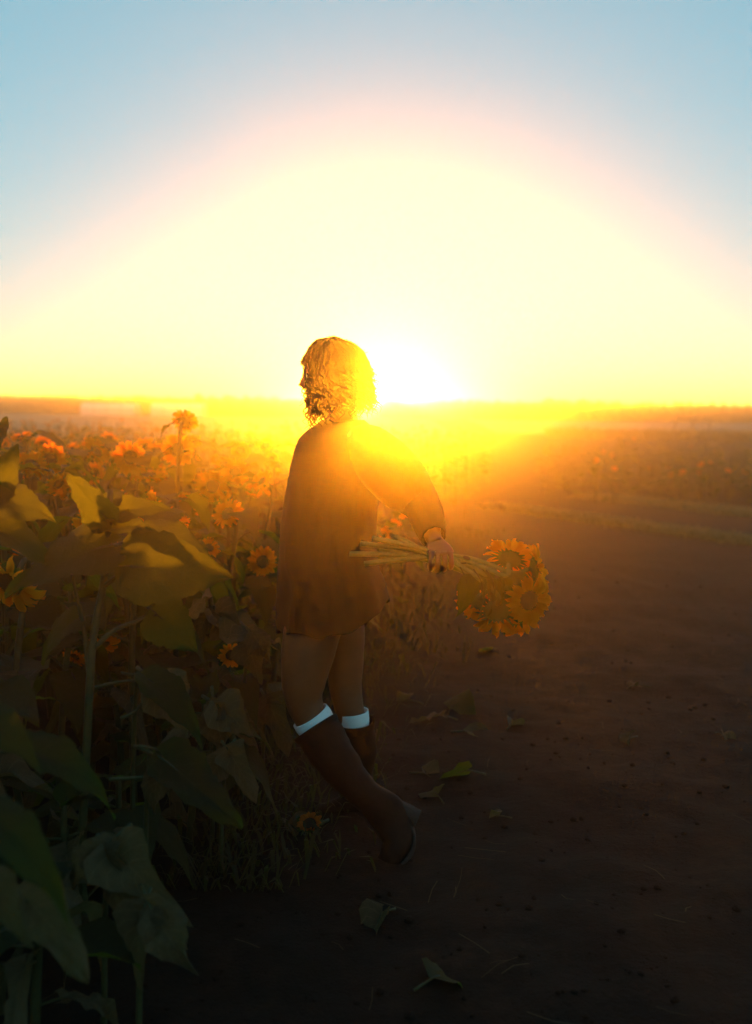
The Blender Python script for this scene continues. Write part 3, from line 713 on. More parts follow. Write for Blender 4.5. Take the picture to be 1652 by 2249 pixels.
def build_body():
    mb = MB(); X = Vector((1, -.1, 0)).normalized(); D = Vector((.1, 1, 0)).normalized()
    tor = [((720, 1338), .085, .14), ((722, 1290), .115, .172), ((727, 1250), .118, .172), ((726, 1175), .088, .135), ((728, 1090), .102, .150), ((738, 1020), .108, .165), ((748, 972), .090, .170), ((752, 945), .062, .11), ((752, 918), .054, .062), ((748, 890), .052, .052), ((742, 862), .05, .05)]
    cs = curve([J(*p[0]) for p in tor], 30); rings = []
    for i, c in enumerate(cs):
        t = i / 30 * 10; k = min(int(t), 9); t -= k
        rings.append((c, X * (tor[k][1] * (1 - t) + tor[k + 1][1] * t), D * (tor[k][2] * (1 - t) + tor[k + 1][2] * t)))
    loft(mb, rings, 28)
    # head
    nu, nv = 56, 40; vs, fs = [], []
    def g(x, s): return math.exp(-(x / s) ** 2)
    for j in range(nv + 1):
        th = math.pi * j / nv
        for i in range(nu):
            ph = 2 * math.pi * i / nu
            f, l, u = math.sin(th) * math.cos(ph), math.sin(th) * math.sin(ph), math.cos(th)
            fwd = max(0, f)
            R = Vector((f * .094, l * (.074 - .012 * max(0, -u)), u * .115))
            if u < -.2: R.x += .010 * fwd * min(1, (-u - .2) * 3)                         # jaw and chin forward
            ex = 0
            ex += .024 * g(l, .16) * g(u + .12, .13) * fwd                                # nose tip
            ex += .012 * g(l, .11) * g(u - .10, .20) * fwd                                # bridge
            ex += .006 * g(abs(l) - .30, .25) * g(u - .28, .10) * fwd                     # brow
            ex -= .010 * g(abs(l) - .36, .16) * g(u - .10, .12) * fwd                     # eye sockets
            ex += .007 * g(l, .26) * g(u + .46, .05) * fwd + .008 * g(l, .22) * g(u + .57, .05) * fwd   # lips
            ex -= .004 * g(l, .3) * g(u + .515, .02) * fwd
            ex += .008 * g(l, .3) * g(u + .80, .14) * fwd                                 # chin
            R.x += ex
            for sgn in (-1, 1):                                                           # ears
                R.y += sgn * .014 * g(f + .05, .16) * g(u + .02, .22) * max(0, sgn * l)
            vs.append(hp(R.x, R.y, R.z))
    for j in range(nv):
        for i in range(nu): fs.append((j * nu + i, (j + 1) * nu + i, (j + 1) * nu + (i + 1) % nu, j * nu + (i + 1) % nu))
    mb.add(vs, fs)
    # legs
    limb(mb, [(J(718, 1290, -.085), .09, .088), (J(690, 1370, -.09), .10, .09), (J(677, 1430, -.095), .094, .085), (J(667, 1495, -.10), .078, .074), (J(668, 1538, -.10), .064, .062), (J(683, 1576, -.10), .058, .058), (J(712, 1620, -.12), .056, .056), (J(765, 1692, -.16), .042, .044), (J(812, 1748, -.20), .032, .034), (J(848, 1786, -.22), .042, .03), (J(864, 1840, -.26), .03, .034), (J(850, 1882, -.30), .018, .034)], 22, n=44)
    limb(mb, [(J(738, 1290, .085), .09, .088), (J(752, 1385, .10), .082, .085), (J(757, 1450, .10), .070, .074), (J(759, 1510, .10), .060, .062), (J(768, 1560, .10), .053, .056), (J(780, 1625, .11), .056, .056), (J(787, 1700, .12), .042, .042), (J(789, 1745, .12), .033, .034), (J(785, 1764, .12), .038, .032), (J(745, 1776, .11), .024, .034), (J(700, 1782, .10), .014, .03)], 22, n=44)
    # arms
    limb(mb, [(J(775, 965, -.13), .05, .05), (J(805, 985, -.16), .055, .055), (J(862, 1040, -.16), .047, .047), (J(924, 1098, -.15), .041, .041), (J(940, 1140, -.23), .040, .038), (J(952, 1180, -.31), .027, .024), (J(957, 1193, -.325), .025, .022)], 18, n=34)
    limb(mb, [(J(752, 965, .13), .05, .05), (J(745, 985, .17), .055, .055), (J(728, 1065, .20), .047, .047), (J(718, 1125, .21), .040, .040), (J(706, 1185, .16), .038, .036), (J(694, 1240, .10), .026, .023)], 18, n=30)
    o = mb.build('body', [M['skin']], person)
    apply_mods(o, ('REMESH', dict(mode='VOXEL', voxel_size=.007)), ('SMOOTH', dict(iterations=4, factor=.5)))
    # hands, joined to the same mesh
    hb = MB()
    Hc = P(968, 1228, 3.115)
    def hv(x, y, z): return Hc + Vector((x, y, z))
    W = J(956, 1184, -.32); K = hv(0, -.026, .022)
    rings = []
    for t in (0, .25, .5, .75, 1):
        c = W.lerp(K, t); w = .024 + .016 * sstep(0, .7, t); rings.append((c, Vector((1, 0, .15)) * w, Vector((0, 1, .25)).normalized() * (.020 - .004 * t)))
    loft(hb, rings, 16)
    for k in range(4):
        x = -.031 + .0205 * k; s = (.97, 1.06, 1.0, .82)[k]; rr = (.0102, .0105, .010, .009)[k]
        path = curve([hv(x * .9, -.024, .026), hv(x, -.034, .006), hv(x + .001, -.031, -.016 * s), hv(x + .001, -.012, -.031 * s), hv(x, .012, -.031 * s), hv(x, .028 * s, -.012), hv(x - .001, .027 * s, .008)], 18)
        tube(hb, path, [rr * (1.05 + .08 * math.cos(i * 1.05) - .22 * i / 18) for i in range(18)] + [rr * .55], 10)
    tube(hb, curve([W + Vector((-.012, .004, -.008)), hv(-.036, -.008, .030), hv(-.041, .014, .030), hv(-.036, .030, .014), hv(-.026, .034, -.002)], 14), [.012, .013, .013, .0125, .012, .0115, .011, .011, .0112, .011, .0105, .010, .0095, .008, .005], 10)
    # the far hand hangs loosely
    fw = J(693, 1243, .095); fdir = Vector((-.22, -.08, -1)).normalized(); fx = Vector((-1, .1, .2)).normalized(); fn = fdir.cross(fx).normalized()
    loft(hb, [(fw + fdir * (.085 * t), fx * (.024 + .016 * sstep(0, .8, t)), fn * (.020 - .006 * t)) for t in (0, .25, .5, .75, 1)], 16)
    for k in range(4):
        b0 = fw + fdir * .078 + fx * (.030 - .0195 * k); ln = (.070, .078, .072, .058)[k]; rr = (.009, .0092, .0088, .0078)[k]
        tube(hb, curve([b0, b0 + fdir * ln * .45 + fn * .006, b0 + fdir * ln * .8 + fn * .02, b0 + fdir * ln + fn * .036], 10), [rr * (1.05 - .03 * i) for i in range(10)] + [rr * .5], 10)
    b0 = fw + fdir * .02 + fx * .022
    tube(hb, curve([b0, b0 + fx * .028 + fdir * .028 + fn * .008, b0 + fx * .036 + fdir * .055 + fn * .016, b0 + fx * .034 + fdir * .078 + fn * .024], 10), [.0125, .0125, .012, .0115, .011, .0108, .0105, .0102, .0095, .008, .005], 10)
    bm = bmesh.new(); bm.from_mesh(o.data); tmp = hb.mesh('tmp', [M['skin']]); bm.from_mesh(tmp); bm.to_mesh(o.data); bm.free(); bpy.data.meshes.remove(tmp)
    o.data.polygons.foreach_set('use_smooth', [True] * len(o.data.polygons)); 
    if not o.data.materials: o.data.materials.append(M['skin'])
build_body()
for s in (-1, 1):
    mb = MB(); c = hp(.078, s * .031, .010); vs, fs = [], []
    for j in range(9):
        for i in range(12):
            a, b = math.pi * j / 8, 2 * math.pi * i / 12; vs.append(c + .012 * Vector((math.sin(a) * math.cos(b), math.sin(a) * math.sin(b), math.cos(a))))
    for j in range(8):
        for i in range(12): fs.append((j * 12 + i, (j + 1) * 12 + i, (j + 1) * 12 + (i + 1) % 12, j * 12 + (i + 1) % 12))
    mb.add(vs, fs); mb.build('eye', [M['eye']], person)

def build_dress():
    rows = [(922, 706, 800, .062), (932, 694, 812, .09), (945, 674, 828, .150), (962, 656, 838, .19), (990, 646, 842, .205), (1030, 637, 840, .205), (1080, 627, 834, .195), (1140, 619, 826, .19), (1200, 613, 824, .20), (1255, 610, 836, .21)]
    ys = [r[0] for r in rows]; n = 72; vs, fs, uv = [], [], []; R = []
    levels = [922 + (1255 - 922) * i / 30 for i in range(31)] + [1255 + .04 * k for k in range(1, 26)]
    for j in range(56):
        for k in range(n):
            q = 2 * math.pi * k / n; c, s = math.cos(q), math.sin(q)
            if j <= 30:
                y = levels[j]; xl = interp(y, ys, [r[1] for r in rows]); xr = interp(y, ys, [r[2] for r in rows]); ry = interp(y, ys, [r[3] for r in rows]); t = 0
            else:
                t = (j - 30) / 25; hem = interp(c, [-1, -.6, -.2, .2, .6, 1], [1388, 1396, 1403, 1394, 1372, 1318]) + 3 * math.sin(q * 9)
                y = 1255 + (hem - 1255) * t; xl = 610 - 1 * t; xr = 836 + 20 * t ** .7; ry = .21 + .03 * t
            h = (y - 922) / 470
            fold = 1 + (.012 + .05 * h * h) * math.sin(q * 7 + 3 * fbm(c, s, h * 2)) * sstep(.12, .5, h) + .05 * fbm(c * 2.2, s * 2.2, h * 5) * sstep(.05, .3, h) + .035 * math.sin(q * 13 + 5 * fbm(c * 1.5, s * 1.5, h * 4)) * sstep(.1, .4, h) * (.5 + fbm(c * 3, s * 3, h * 3))
            fold = 1 + (fold - 1) * (1 - .65 * sstep(.6, 1, abs(c)))
            cx = (xl + xr) / 2 + (xr - xl) / 2 * c * fold
            p = J(cx, y, s * ry * fold); vs.append(p); uv.append((k / n, j / 55))
    for j in range(55):
        for k in range(n): fs.append((j * n + k, (j + 1) * n + k, (j + 1) * n + (k + 1) % n, j * n + (k + 1) % n))
    mb = MB(); mb.add(vs, fs, 0, uv)
    # puffed near sleeve, gathered at the elbow, and the far sleeve
    def sleeve(pts, seed):
        c = curve([p[0] for p in pts], 26); vs, fs = [], []; m = 36; ng = len(pts)
        for i, p in enumerate(c):
            t = i / 26 * (len(pts) - 1); k = min(int(t), len(pts) - 2); t -= k; r = pts[k][1] * (1 - t) + pts[k + 1][1] * t
            T = (c[min(i + 1, 26)] - c[max(i - 1, 0)]).normalized(); a = Vector((0, 1, 0)).cross(T).normalized(); b = T.cross(a)
            for q in range(m):
                w = 2 * math.pi * q / m; e = 1 + .07 * fbm(math.cos(w) * 2 + seed, math.sin(w) * 2, i * .12) + .035 * math.sin(w * 11) * (i / 26) ** 3
                vs.append(p + (a * math.cos(w) + b * math.sin(w)) * r * e)
        for i in range(26):
            for q in range(m): fs.append((i * m + q, (i + 1) * m + q, (i + 1) * m + (q + 1) % m, i * m + (q + 1) % m))
        mb.add(vs, fs, 0)
    sleeve([(J(782, 972, -.12), .055), (J(806, 984, -.15), .078), (J(846, 1022, -.16), .092), (J(884, 1062, -.16), .090), (J(914, 1092, -.160), .070), (J(928, 1112, -.18), .058), (J(940, 1142, -.235), .050), (J(949, 1172, -.295), .040), (J(953, 1180, -.312), .037)], 1)
    sleeve([(J(756, 972, .12), .055), (J(742, 985, .17), .078), (J(722, 1030, .20), .085), (J(700, 1090, .22), .07), (J(692, 1112, .22), .05)], 5)
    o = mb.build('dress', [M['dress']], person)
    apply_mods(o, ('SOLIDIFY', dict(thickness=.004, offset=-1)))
build_dress()

def sock(pts, seed):
    mb = MB(); limb(mb, pts, 28, 0, False, False, 14); o = mb.build('sock', [M['sock']], person); apply_mods(o, ('SOLIDIFY', dict(thickness=.004, offset=0)))
sock([(J(681, 1571, -.10), .066, .064), (J(689, 1583, -.10), .068, .066), (J(701, 1601, -.11), .064, .062)], 1)
sock([(J(775, 1563, .10), .056, .060), (J(777, 1580, .10), .055, .059), (J(778, 1600, .105), .052, .054)], 2)
def boot(pts, sole_pts, heel_pts):
    mb = MB(); limb(mb, pts, 26, 0, False, True, 46)
    o = mb.build('boot', [M['boot']], person)
    for v in o.data.vertices:
        c = v.co; v.co = c + Vector((1, 0, .3)) * .006 * fbm(c.x * 14, c.y * 14, c.z * 18) 
    mb = MB(); c0 = pts[0]; limb(mb, [(pts[0][0], pts[0][1] + .006, pts[0][2] + .006), (pts[0][0].lerp(pts[1][0], .12), pts[0][1] + .006, pts[0][2] + .006), (pts[0][0].lerp(pts[1][0], .3), pts[0][1] + .002, pts[0][2] + .002)], 26, 0, False, False, 6)
    mb.build('boot_top_band', [M['boot']], o)
    mb = MB(); limb(mb, sole_pts, 12, n=20); mb.build('sole', [M['sole']], o)
    mb = MB(); limb(mb, heel_pts, 10, n=6); mb.build('heel', [M['sole']], o)
boot([(J(692, 1596, -.10), .080, .074), (J(717, 1637, -.12), .079, .073), (J(746, 1679, -.15), .070, .067), (J(778, 1718, -.18), .060, .058), (J(808, 1749, -.20), .052, .050), (J(848, 1784, -.22), .068, .050), (J(870, 1824, -.25), .060, .050), (J(872, 1858, -.28), .048, .050), (J(852, 1884, -.30), .036, .046), (J(830, 1894, -.31), .012, .02)],
     [(J(894, 1792, -.225), .007, .034), (J(908, 1832, -.25), .008, .040), (J(899, 1870, -.28), .009, .046), (J(866, 1900, -.30), .008, .042), (J(838, 1906, -.31), .005, .02)],
     [(J(866, 1775, -.218), .034, .034), (J(893, 1787, -.222), .034, .034), (J(918, 1799, -.228), .031, .032)])
boot([(J(781, 1584, .10), .066, .066), (J(785, 1640, .11), .070, .068), (J(787, 1700, .12), .058, .056), (J(789, 1738, .12), .043, .043), (J(787, 1756, .12), .050, .040), (J(760, 1766, .115), .036, .040), (J(725, 1776, .105), .025, .042), (J(695, 1780, .10), .016, .036), (J(682, 1781, .10), .006, .015)],
     [(J(806, 1786, .12), .005, .028), (J(770, 1787, .115), .005, .030), (J(725, 1789, .105), .006, .042), (J(690, 1790, .10), .006, .036), (J(678, 1789, .10), .004, .014)],
     [(J(797, 1772, .12), .030, .029), (J(797, 1782, .12), .028, .028), (J(797, 1793, .12), .026, .027)])

def build_hair():
    r = random.Random(9); mb = MB(); nu, nv = 64, 26; vs, fs = [], []
    def cap(ph, t):
        """ph 0 is the face; t 0 at the crown, 1 at the lower edge of the bob"""
        th = min(t, .62) / .62 * math.pi * .56
        f, l, u = math.sin(th) * math.cos(ph), math.sin(th) * math.sin(ph), math.cos(th)
        R = Vector((f * (.112 if f > 0 else .132), l * .104, u * .132))
        if t > .62:
            q = (t - .62) / .38; R.z -= (.055 + .063 * (.5 + .5 * math.cos(ph))) * q; k = 1 - .18 * q * q + .05 * math.sin(q * 3); R.x *= k; R.y *= k
        w = 1 + .05 * fbm(R.x * 22, R.y * 22, R.z * 14) + .02 * math.sin(ph * 17 + R.z * 40)
        return Vector((R.x * w - .004, R.y * w, R.z * w + .006))
    for j in range(nv + 1):
        for i in range(nu + 1):
            ph = -math.pi + 2 * math.pi * i / nu; vs.append(hp(*cap(ph, j / nv)))
    for j in range(nv):
        for i in range(nu):
            ph = abs(-math.pi + 2 * math.pi * (i + .5) / nu)
            if j / nv > .40 and ph < .92: continue
            fs.append((j * (nu + 1) + i, (j + 1) * (nu + 1) + i, (j + 1) * (nu + 1) + i + 1, j * (nu + 1) + i + 1))
    mb.add(vs, fs)
    def curl(ph, t0, ln, amp, rad, turns, out=0.0):
        p0 = cap(ph, t0); pts, ra = [], []; a0 = r.uniform(0, 6.28); n = 16
        dirv = Vector((math.cos(ph), math.sin(ph), 0))
        for i in range(n + 1):
            s = i / n; q = a0 + turns * 6.28 * s; A = amp * min(1, s * 4)
            p = p0 + Vector((0, 0, -ln * s)) + dirv * (out * s * s + A * math.cos(q)) + Vector((-dirv.y, dirv.x, 0)) * A * math.sin(q)
            pts.append(hp(*p)); ra.append(rad * (1 - .8 * s ** 3))
        tube(mb, pts, ra, 5)
    for k in range(460):
        ph = r.uniform(.85, 2 * math.pi - .85)
        curl(ph, r.uniform(.45, .97), r.uniform(.035, .085), r.uniform(.005, .011), r.uniform(.0014, .0030), r.uniform(1, 2.4), r.uniform(-.01, .03))
    for k in range(26):                                                  # loose curls beside the cheek, on both sides of the face
        ph = r.choice((-1, 1)) * r.uniform(.62, 1.0)
        curl(ph, r.uniform(.55, .8), r.uniform(.08, .15), r.uniform(.007, .013), r.uniform(.002, .004), r.uniform(1.5, 3), r.uniform(-.01, .025))
    for k in range(420):                                                  # wavy locks lying over the crown
        ph = r.uniform(-math.pi, math.pi); pts = []; wob = r.uniform(.0, .004)
        for i in range(13):
            t = .04 + .62 * i / 12; p = cap(ph + .08 * math.sin(i * .9 + k), t); pts.append(hp(*(p * (1.010 + wob * 3 * math.sin(i * 1.3 + k)))))
        if abs((ph + math.pi) % (2 * math.pi) - math.pi) < .7: pts = pts[:8]
        tube(mb, pts, [.0017] * len(pts), 4)
    for k in range(170):                                                  # single flyaway hairs
        ph = r.uniform(.5, 5.8); t = r.uniform(.0, .8); p = cap(ph, t); d = Vector((p.x, p.y, p.z + .03)).normalized()
        q = [p + d * (.022 * i / 4) * r.uniform(.5, 1) + Vector((r.uniform(-.004, .004), r.uniform(-.004, .004), -.006 * i * i / 8)) for i in range(5)]
        tube(mb, [hp(*x) for x in q], [.0007] * 5, 3)
    mb.build('hair', [M['hair']], person)
build_hair()

# ------------------------------------------------------------------ bouquet: each cut sunflower is a thing of its own
HAND = P(968, 1228, 3.115)
BQ = [  # head px, py, depth, facing, R, stem end px, py, depth, label
 (1120, 1226, 3.14, (.25, .72, .62), .082, 768, 1216, 3.10, 'cut sunflower on top of the bouquet turned away, petals fanned like a crown'),
 (1178, 1246, 3.12, (.95, -.05, .25), .080, 792, 1194, 3.09, 'cut sunflower of the bouquet seen from the side, facing right'),
 (1160, 1318, 3.06, (.35, -.93, -.05), .080, 818, 1182, 3.08, 'cut sunflower of the bouquet showing its dark eye to the camera'),
 (1092, 1343, 3.12, (.10, .55, -.80), .094, 800, 1238, 3.13, 'largest cut sunflower of the bouquet hanging face down'),
 (1140, 1352, 3.18, (.45, .45, -.75), .082, 866, 1178, 3.12, 'cut sunflower at the lower right of the bouquet, face down behind the eye'),
 (1172, 1290, 3.20, (.85, .45, .1), .078, 835, 1205, 3.15, 'cut sunflower deep in the bouquet between side bloom and eye'),
 (1050, 1322, 3.18, (-.35, .5, -.75), .080, 882, 1184, 3.14, 'cut sunflower at the lower left of the bouquet, half under leaves'),
]
for k, (px, py, Y, nrm, R, sx, sy, sY, lab) in enumerate(BQ):
    r = random.Random(700 + k); hpos = P(px, py, Y); n = Vector(nrm).normalized(); grip = HAND + Vector((0, .016 * math.cos(k * .9), .016 * math.sin(k * .9)))
    end = P(sx, sy, sY); o = empty('cut_sunflower', end, lab, 'sunflower', 'cut sunflowers held in the bouquet')
    def rel(v): return v - end
    neck = hpos - n * R * .32; pull = neck - n * .05
    mb = MB(); path = curve([rel(end), rel(end.lerp(grip, .55) + Vector((0, 0, .004))), rel(grip), rel(grip.lerp(pull, .5) + Vector((0, 0, .012))), rel(pull), rel(neck)], 20)
    tube(mb, path, [.0085] * 12 + [.007] * 9, 8)
    mb.build('stem', [M['cut_stem']], o)
    h = head(o, rel(hpos), n, R, 40 + k, True)
    for q in range(2):
        p = path[r.choice((13, 14, 15, 16))]
        link('leaf', r.choice(LEAF), o, leaf_matrix(p, r.uniform(-2.6, -.5), r.uniform(-1.2, -.5), r.uniform(-.5, .5), r.uniform(.06, .09)))
    if k in (1, 3, 6):
        tx, ty, tY, az, pt, rl, s = {1: (1008, 1240, 3.09, -130, -75, 10, .125), 3: (1040, 1250, 3.06, -100, -78, -15, .115), 6: (1068, 1252, 3.07, -80, -80, 10, .105)}[k]
        link('leaf', BIGLEAF[k % 3], o, leaf_matrix(rel(P(tx, ty, tY)), math.radians(az), math.radians(pt), math.radians(rl), s))
bd = P(1025, 1226, 3.10)
o = empty('sunflower_bud', bd, 'small closed sunflower bud on the stems between hand and blooms', 'bud')
link('flower_head', DISC[1], o, face_matrix((0, 0, 0), (.2, -.3, .9), 0, .028))
mb = MB(); tube(mb, curve([(0, 0, -.015), (-.03, .01, -.018), (-.08, .02, -.004)], 6), .003, 6); mb.build('stem', [M['stem']], o)
# ------------------------------------------------------------------ greenhouses, posts, the track
def greenhouse(px0, px1, pyt, Y, label):
    a = P(px0, 905, Y); b = P(px1, 905, Y); zt = P((px0 + px1) / 2, pyt, Y).z
    w = b.x - a.x; base = Vector(((a.x + b.x) / 2, Y, gz(0, Y))); H = zt - base.z
    o = empty('greenhouse', base, label, 'greenhouse', 'greenhouses on the far side of the stubble field')
    mb = MB(); d = 1.6
    prof = [(-d / 2, 0), (-d / 2, H * .62), (-d * .38, H * .84), (-d * .15, H * .97), (d * .15, H * .97), (d * .38, H * .84), (d / 2, H * .62), (d / 2, 0)]
    n = len(prof); vs = []
    for x in (-w / 2, w / 2):
        for (y, z) in prof: vs.append((x, y, z))
    mb.add(vs, [(k, k + 1, n + k + 1, n + k) for k in range(n - 1)] + [tuple(range(n))[::-1], tuple(n + k for k in range(n))])
    mb.build('cover', [M['film']], o, False)
    k = max(3, int(w / .7))
    for i in range(k + 1):
        x = -w / 2 + w * i / k; mb = MB()
        tube(mb, [(x, y * 1.02, z * 1.015 + .005) for (y, z) in prof], .018, 5); mb.build('hoop', [M['pipe']], o)
    mb = MB(); x = w / 2 + .012
    mb.add([(x, -.35, .02), (x, .35, .02), (x, .35, H * .7), (x, -.35, H * .7), (x + .03, -.35, .02), (x + .03, .35, .02), (x + .03, .35, H * .7), (x + .03, -.35, H * .7)],
           [(0, 1, 2, 3), (7, 6, 5, 4), (0, 4, 5, 1), (1, 5, 6, 2), (2, 6, 7, 3), (3, 7, 4, 0)]); mb.build('door', [M['pipe']], o, False)
M['film'] = mat_noise('white_plastic_film', (0.62, 0.6, 0.6), (0.75, 0.72, 0.72), 1.5, 0.5, 0.2, 0.02)
M['pipe'] = mat_noise('grey_pipe', (0.3, 0.3, 0.31), (0.4, 0.4, 0.4), 8, 0.5)
greenhouse(186, 302, 885, 56, 'left of two long pale greenhouses under the tree line')
greenhouse(338, 450, 885, 56, 'right of two long pale greenhouses, beside the large rounded tree')
M['wood'] = mat_noise('weathered_wood', (0.10, 0.075, 0.05), (0.18, 0.14, 0.10), 10, 0.9, 0.6, 0.01)
for px, top, lab in ((1484, 912, 'left of three thin posts at the edge of the dark far strip'), (1522, 918, 'middle one of three thin posts at the far strip'), (1560, 914, 'right of three thin posts at the edge of the far strip')):
    Y = 37; t = P(px, top, Y); base = Vector((t.x, Y, gz(t.x, Y))); h = t.z - base.z
    o = empty('wooden_post', base, lab, 'post', 'posts in the far field')
    mb = MB(); tube(mb, [(0, 0, -.1), (.004, 0, h * .5), (.01, 0, h)], [.04, .036, .033], 8); mb.build('shaft', [M['wood']], o)
    mb = MB(); tube(mb, [(.01, 0, h), (.01, 0, h + .03)], [.04, .015], 8); mb.build('cap', [M['wood']], o)
def strip(name, p, q, w, n, hgt, label, cat, mat, seed, blade=.012):
    """grass growing in a band along the ground from p to q"""
    r = random.Random(seed); mb = MB()
    for i in range(n):
        t = r.random(); s = r.gauss(0, w * .5); x = p[0] + (q[0] - p[0]) * t; y = p[1] + (q[1] - p[1]) * t
        d = Vector((q[0] - p[0], q[1] - p[1], 0)).normalized(); x += -d.y * s; y += d.x * s
        b = Vector((x, y, gz(x, y) - .005)); a = r.uniform(0, 6.28); h = hgt * r.uniform(.4, 1.2); l = Vector((math.cos(a), math.sin(a), 0)); s2 = Vector((-l.y, l.x, 0)) * blade * r.uniform(.6, 1.2)
        m1 = b + l * h * .25 + Vector((0, 0, h * .6)); m2 = b + l * h * r.uniform(.4, .9) + Vector((0, 0, h * r.uniform(.6, 1)))
        mb.add([b - s2, b + s2, m1 + s2 * .7, m1 - s2 * .7, m2], [(0, 1, 2, 3), (3, 2, 4)])
    return tag(mb.build(name, [mat], smooth=False), label, cat, kind='stuff')
p1 = G(1680, 1196); p2 = G(1080, 1112); p3 = G(1300, 1090); p4 = G(1700, 1135)
strip('dry_grass_verge', p1, p2, .30, 7000, .10, 'thin pale line of dry grass along the track', 'grass', M['grass'], 2)
strip('dry_grass_track', p3, p4, .5, 5000, .10, 'second faint line of dry grass beyond the track', 'grass', M['grass'], 3)
far_strip = []
for i in range(1): strip('dark_far_strip', (7, 41), (24, 40), 1.3, 6000, .42, 'dark strip of taller crop in front of the far field on the right', 'crop', M['weed'], 5, .05)
strip('dark_left_strip', (-16, 31), (1.5, 29), 1.8, 7000, .4, 'dark strip of crop between sunflowers and stubble field', 'crop', M['weed'], 6, .05)
# weeds and grass growing at the foot of the field
def weeds():
    r = random.Random(31); mb = MB()
    for i in range(2600):
        y = 2.9 + 10 * r.random() ** 1.4; x = edge_x(y) + r.gauss(-.02, .16) * (1 + y * .06) + (.06 if y < 6 else .25)
        b = Vector((x, y, gz(x, y) - .004)); h = r.uniform(.03, .13) * (1 if r.random() < .85 else 1.9); a = r.uniform(0, 6.28); l = Vector((math.cos(a), math.sin(a), 0)); s2 = Vector((-l.y, l.x, 0)) * r.uniform(.002, .008)
        m1 = b + l * h * .3 + Vector((0, 0, h * .6)); m2 = b + l * h * r.uniform(.4, 1) + Vector((0, 0, h * r.uniform(.5, 1)))
        mb.add([b - s2 * .6, b + s2 * .6, m1 + s2, m1 - s2, m2], [(0, 1, 2, 3), (3, 2, 4)])
    tag(mb.build('weeds', [M['weed']], smooth=False), 'low weeds and grass at the foot of the sunflowers along the path', 'weeds', kind='stuff')
weeds()
def litter():
    r = random.Random(41); mb = MB()
    for i in range(170):                                       # straw
        y = 1.9 + 9 * r.random() ** 1.6; x = edge_x(y) + .1 + r.uniform(-.5, 2.6) * (.5 + y * .16); a = r.uniform(0, 6.28); l = r.uniform(.015, .07); w = r.uniform(.0007, .002)
        d = Vector((math.cos(a), math.sin(a), 0)); n = Vector((-d.y, d.x, 0)) * w; c = Vector((x, y, 0)); e0, e1, md = c - d * l, c + d * l, c + n * r.uniform(-6, 6)
        z = [gz(e.x, e.y) + .004 + r.random() * .006 for e in (e0, md, e1)]
        e0.z, md.z, e1.z = z
        mb.add([e0 - n, e0 + n, md + n, md - n, e1 + n, e1 - n, md + Vector((0, 0, w * 2))], [(0, 1, 2, 3), (3, 2, 4, 5)])
    tag(mb.build('straw', [M['straw']], smooth=False), 'bits of straw scattered over the dark soil of the path', 'straw', kind='stuff')
    mb = MB()
    ico = [Vector(v).normalized() for v in ((0, 0, 1), (.9, 0, .4), (.28, .85, .4), (-.72, .53, .4), (-.72, -.53, .4), (.28, -.85, .4), (.72, .53, -.4), (-.28, .85, -.4), (-.9, 0, -.4), (-.28, -.85, -.4), (.72, -.53, -.4), (0, 0, -1))]
    fc = [(0, 1, 2), (0, 2, 3), (0, 3, 4), (0, 4, 5), (0, 5, 1), (1, 6, 2), (2, 7, 3), (3, 8, 4), (4, 9, 5), (5, 10, 1), (6, 7, 2), (7, 8, 3), (8, 9, 4), (9, 10, 5), (10, 6, 1), (11, 7, 6), (11, 8, 7), (11, 9, 8), (11, 10, 9), (11, 6, 10)]
    for i in range(6500):
        y = 1.7 + 8 * r.random() ** 1.7; x = r.uniform(-.55 * y - .2, .42 * y + .3); s = .002 + .012 * r.random() ** 7
        c = Vector((x, y, gz(x, y) + s * .25)); st = (r.uniform(.7, 1.3), r.uniform(.7, 1.3), r.uniform(.5, .9))
        mb.add([c + Vector((v.x * st[0], v.y * st[1], v.z * st[2])) * s * r.uniform(.8, 1.2) for v in ico], fc)
    tag(mb.build('soil_crumbs', [M['soil']], smooth=False), 'crumbs and clods of dark soil lying on the path', 'soil', kind='stuff')
litter()
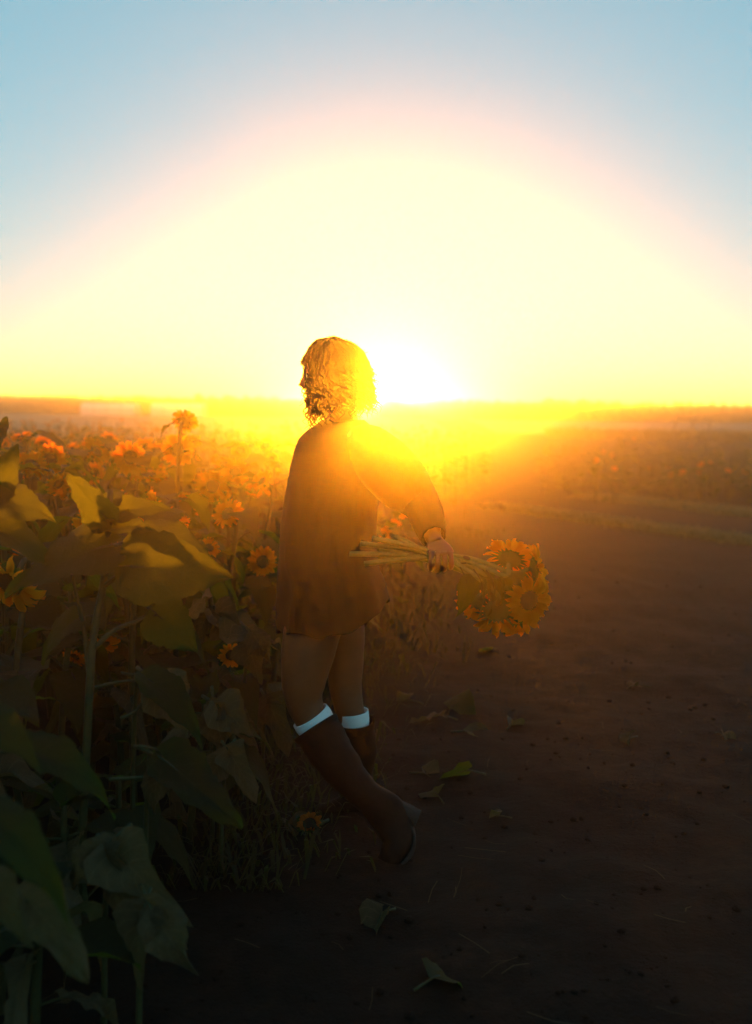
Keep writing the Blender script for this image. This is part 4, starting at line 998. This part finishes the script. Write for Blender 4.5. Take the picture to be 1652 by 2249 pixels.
# leaves fallen on the path
FRESH = {}
FALL = [  # px, py, length m, turn, mesh, pitch, roll, label
 (990, 1540, .15, 200, LEAF[2], .35, .3, 'fallen leaf propped on its curled stalk behind the near boots'),
 (930, 1548, .15, 60, DRYLEAF[0], .0, 0, 'flat withered leaf left of the propped leaf on the path'),
 (1005, 1584, .15, 95, DRYLEAF[2], .25, .4, 'long arched dry leaf right of the heels'),
 (990, 1610, .16, 265, LEAF[3], -.05, 0, 'round flat fallen leaf with its stalk pointing right'),
 (1112, 1605, .12, 330, DRYLEAF[1], .1, .2, 'crumpled leaf right of the round flat one'),
 (900, 1700, .13, 250, DRYLEAF[0], .0, .1, 'narrow dull leaf just right of the boot shaft'),
 (1068, 1704, .15, 100, LEAF[4], .2, .9, 'pale green leaf curled like a boat, lying alone on the path'),
 (975, 1768, .11, 20, LEAF[1], .3, -.4, 'small torn leaf with upright stalk right of the boot toe'),
 (1430, 1512, .15, 70, DRYLEAF[2], .0, 0, 'faint withered leaf far out on the right of the path'),
 (1400, 1620, .13, 140, DRYLEAF[0], .0, .2, 'dry scrap of leaf on the right half of the path'),
 (1570, 1612, .10, 210, DRYLEAF[1], .0, 0, 'dry scrap nearest the right edge of the picture'),
 (868, 2000, .13, 150, DRYLEAF[1], .1, .3, 'crinkled grey leaf below the boots on the dark soil'),
 (910, 2180, .14, 310, LEAF[5], .1, .2, 'crinkled green leaf nearest the camera at the bottom of the path'),
 (1125, 1800, .09, 80, DRYLEAF[0], .0, 0, 'small brown scrap right of the torn leaf'),
 (835, 1612, .13, 160, DRYLEAF[2], .1, 0, 'withered leaf beside the far boot at the field edge'),
 (600, 1812, .15, 240, DRYLEAF[1], .1, .2, 'dusty leaf behind the fallen flower head'),
 (1095, 1437, .13, 40, LEAF[4], .1, .2, 'small greenish leaf under the hanging blooms'),
]
for px, py, s, turn, me, pi_, ro, lab in FALL:
    g = G(px, py); o = empty('fallen_leaf', g + Vector((0, 0, .006)), lab, 'leaf', 'leaves fallen on the path')
    link('leaf', FRESH.get(me, me), o, leaf_matrix((0, 0, 0), math.radians(turn), pi_ - .28, ro, s * 1.25))
g = G(680, 1832); o = empty('fallen_sunflower', g + Vector((0, 0, .02)), 'wilted sunflower head lying on the soil in front of the boots', 'sunflower')
h = link('flower_head', DISC[0], o, face_matrix((0, 0, .015), (-.1, -.55, .8), 0, .062))
mp = [petal_mesh(60 + i, 'petal_dry') for i in range(3)]; rq = random.Random(8)
for mx in petal_slots(55, RD, 26):
    link('petal', rq.choice(mp), h, mx @ Matrix.Rotation(rq.uniform(.3, 1.0), 4, 'X') @ Matrix.Diagonal((.9, rq.uniform(.45, .75), .8, 1)))
mb = MB(); tube(mb, curve([(0, .012, -.01), (.02, .06, -.012), (.06, .11, -.014)], 8), .006, 7); mb.build('stem', [M['stem']], o)
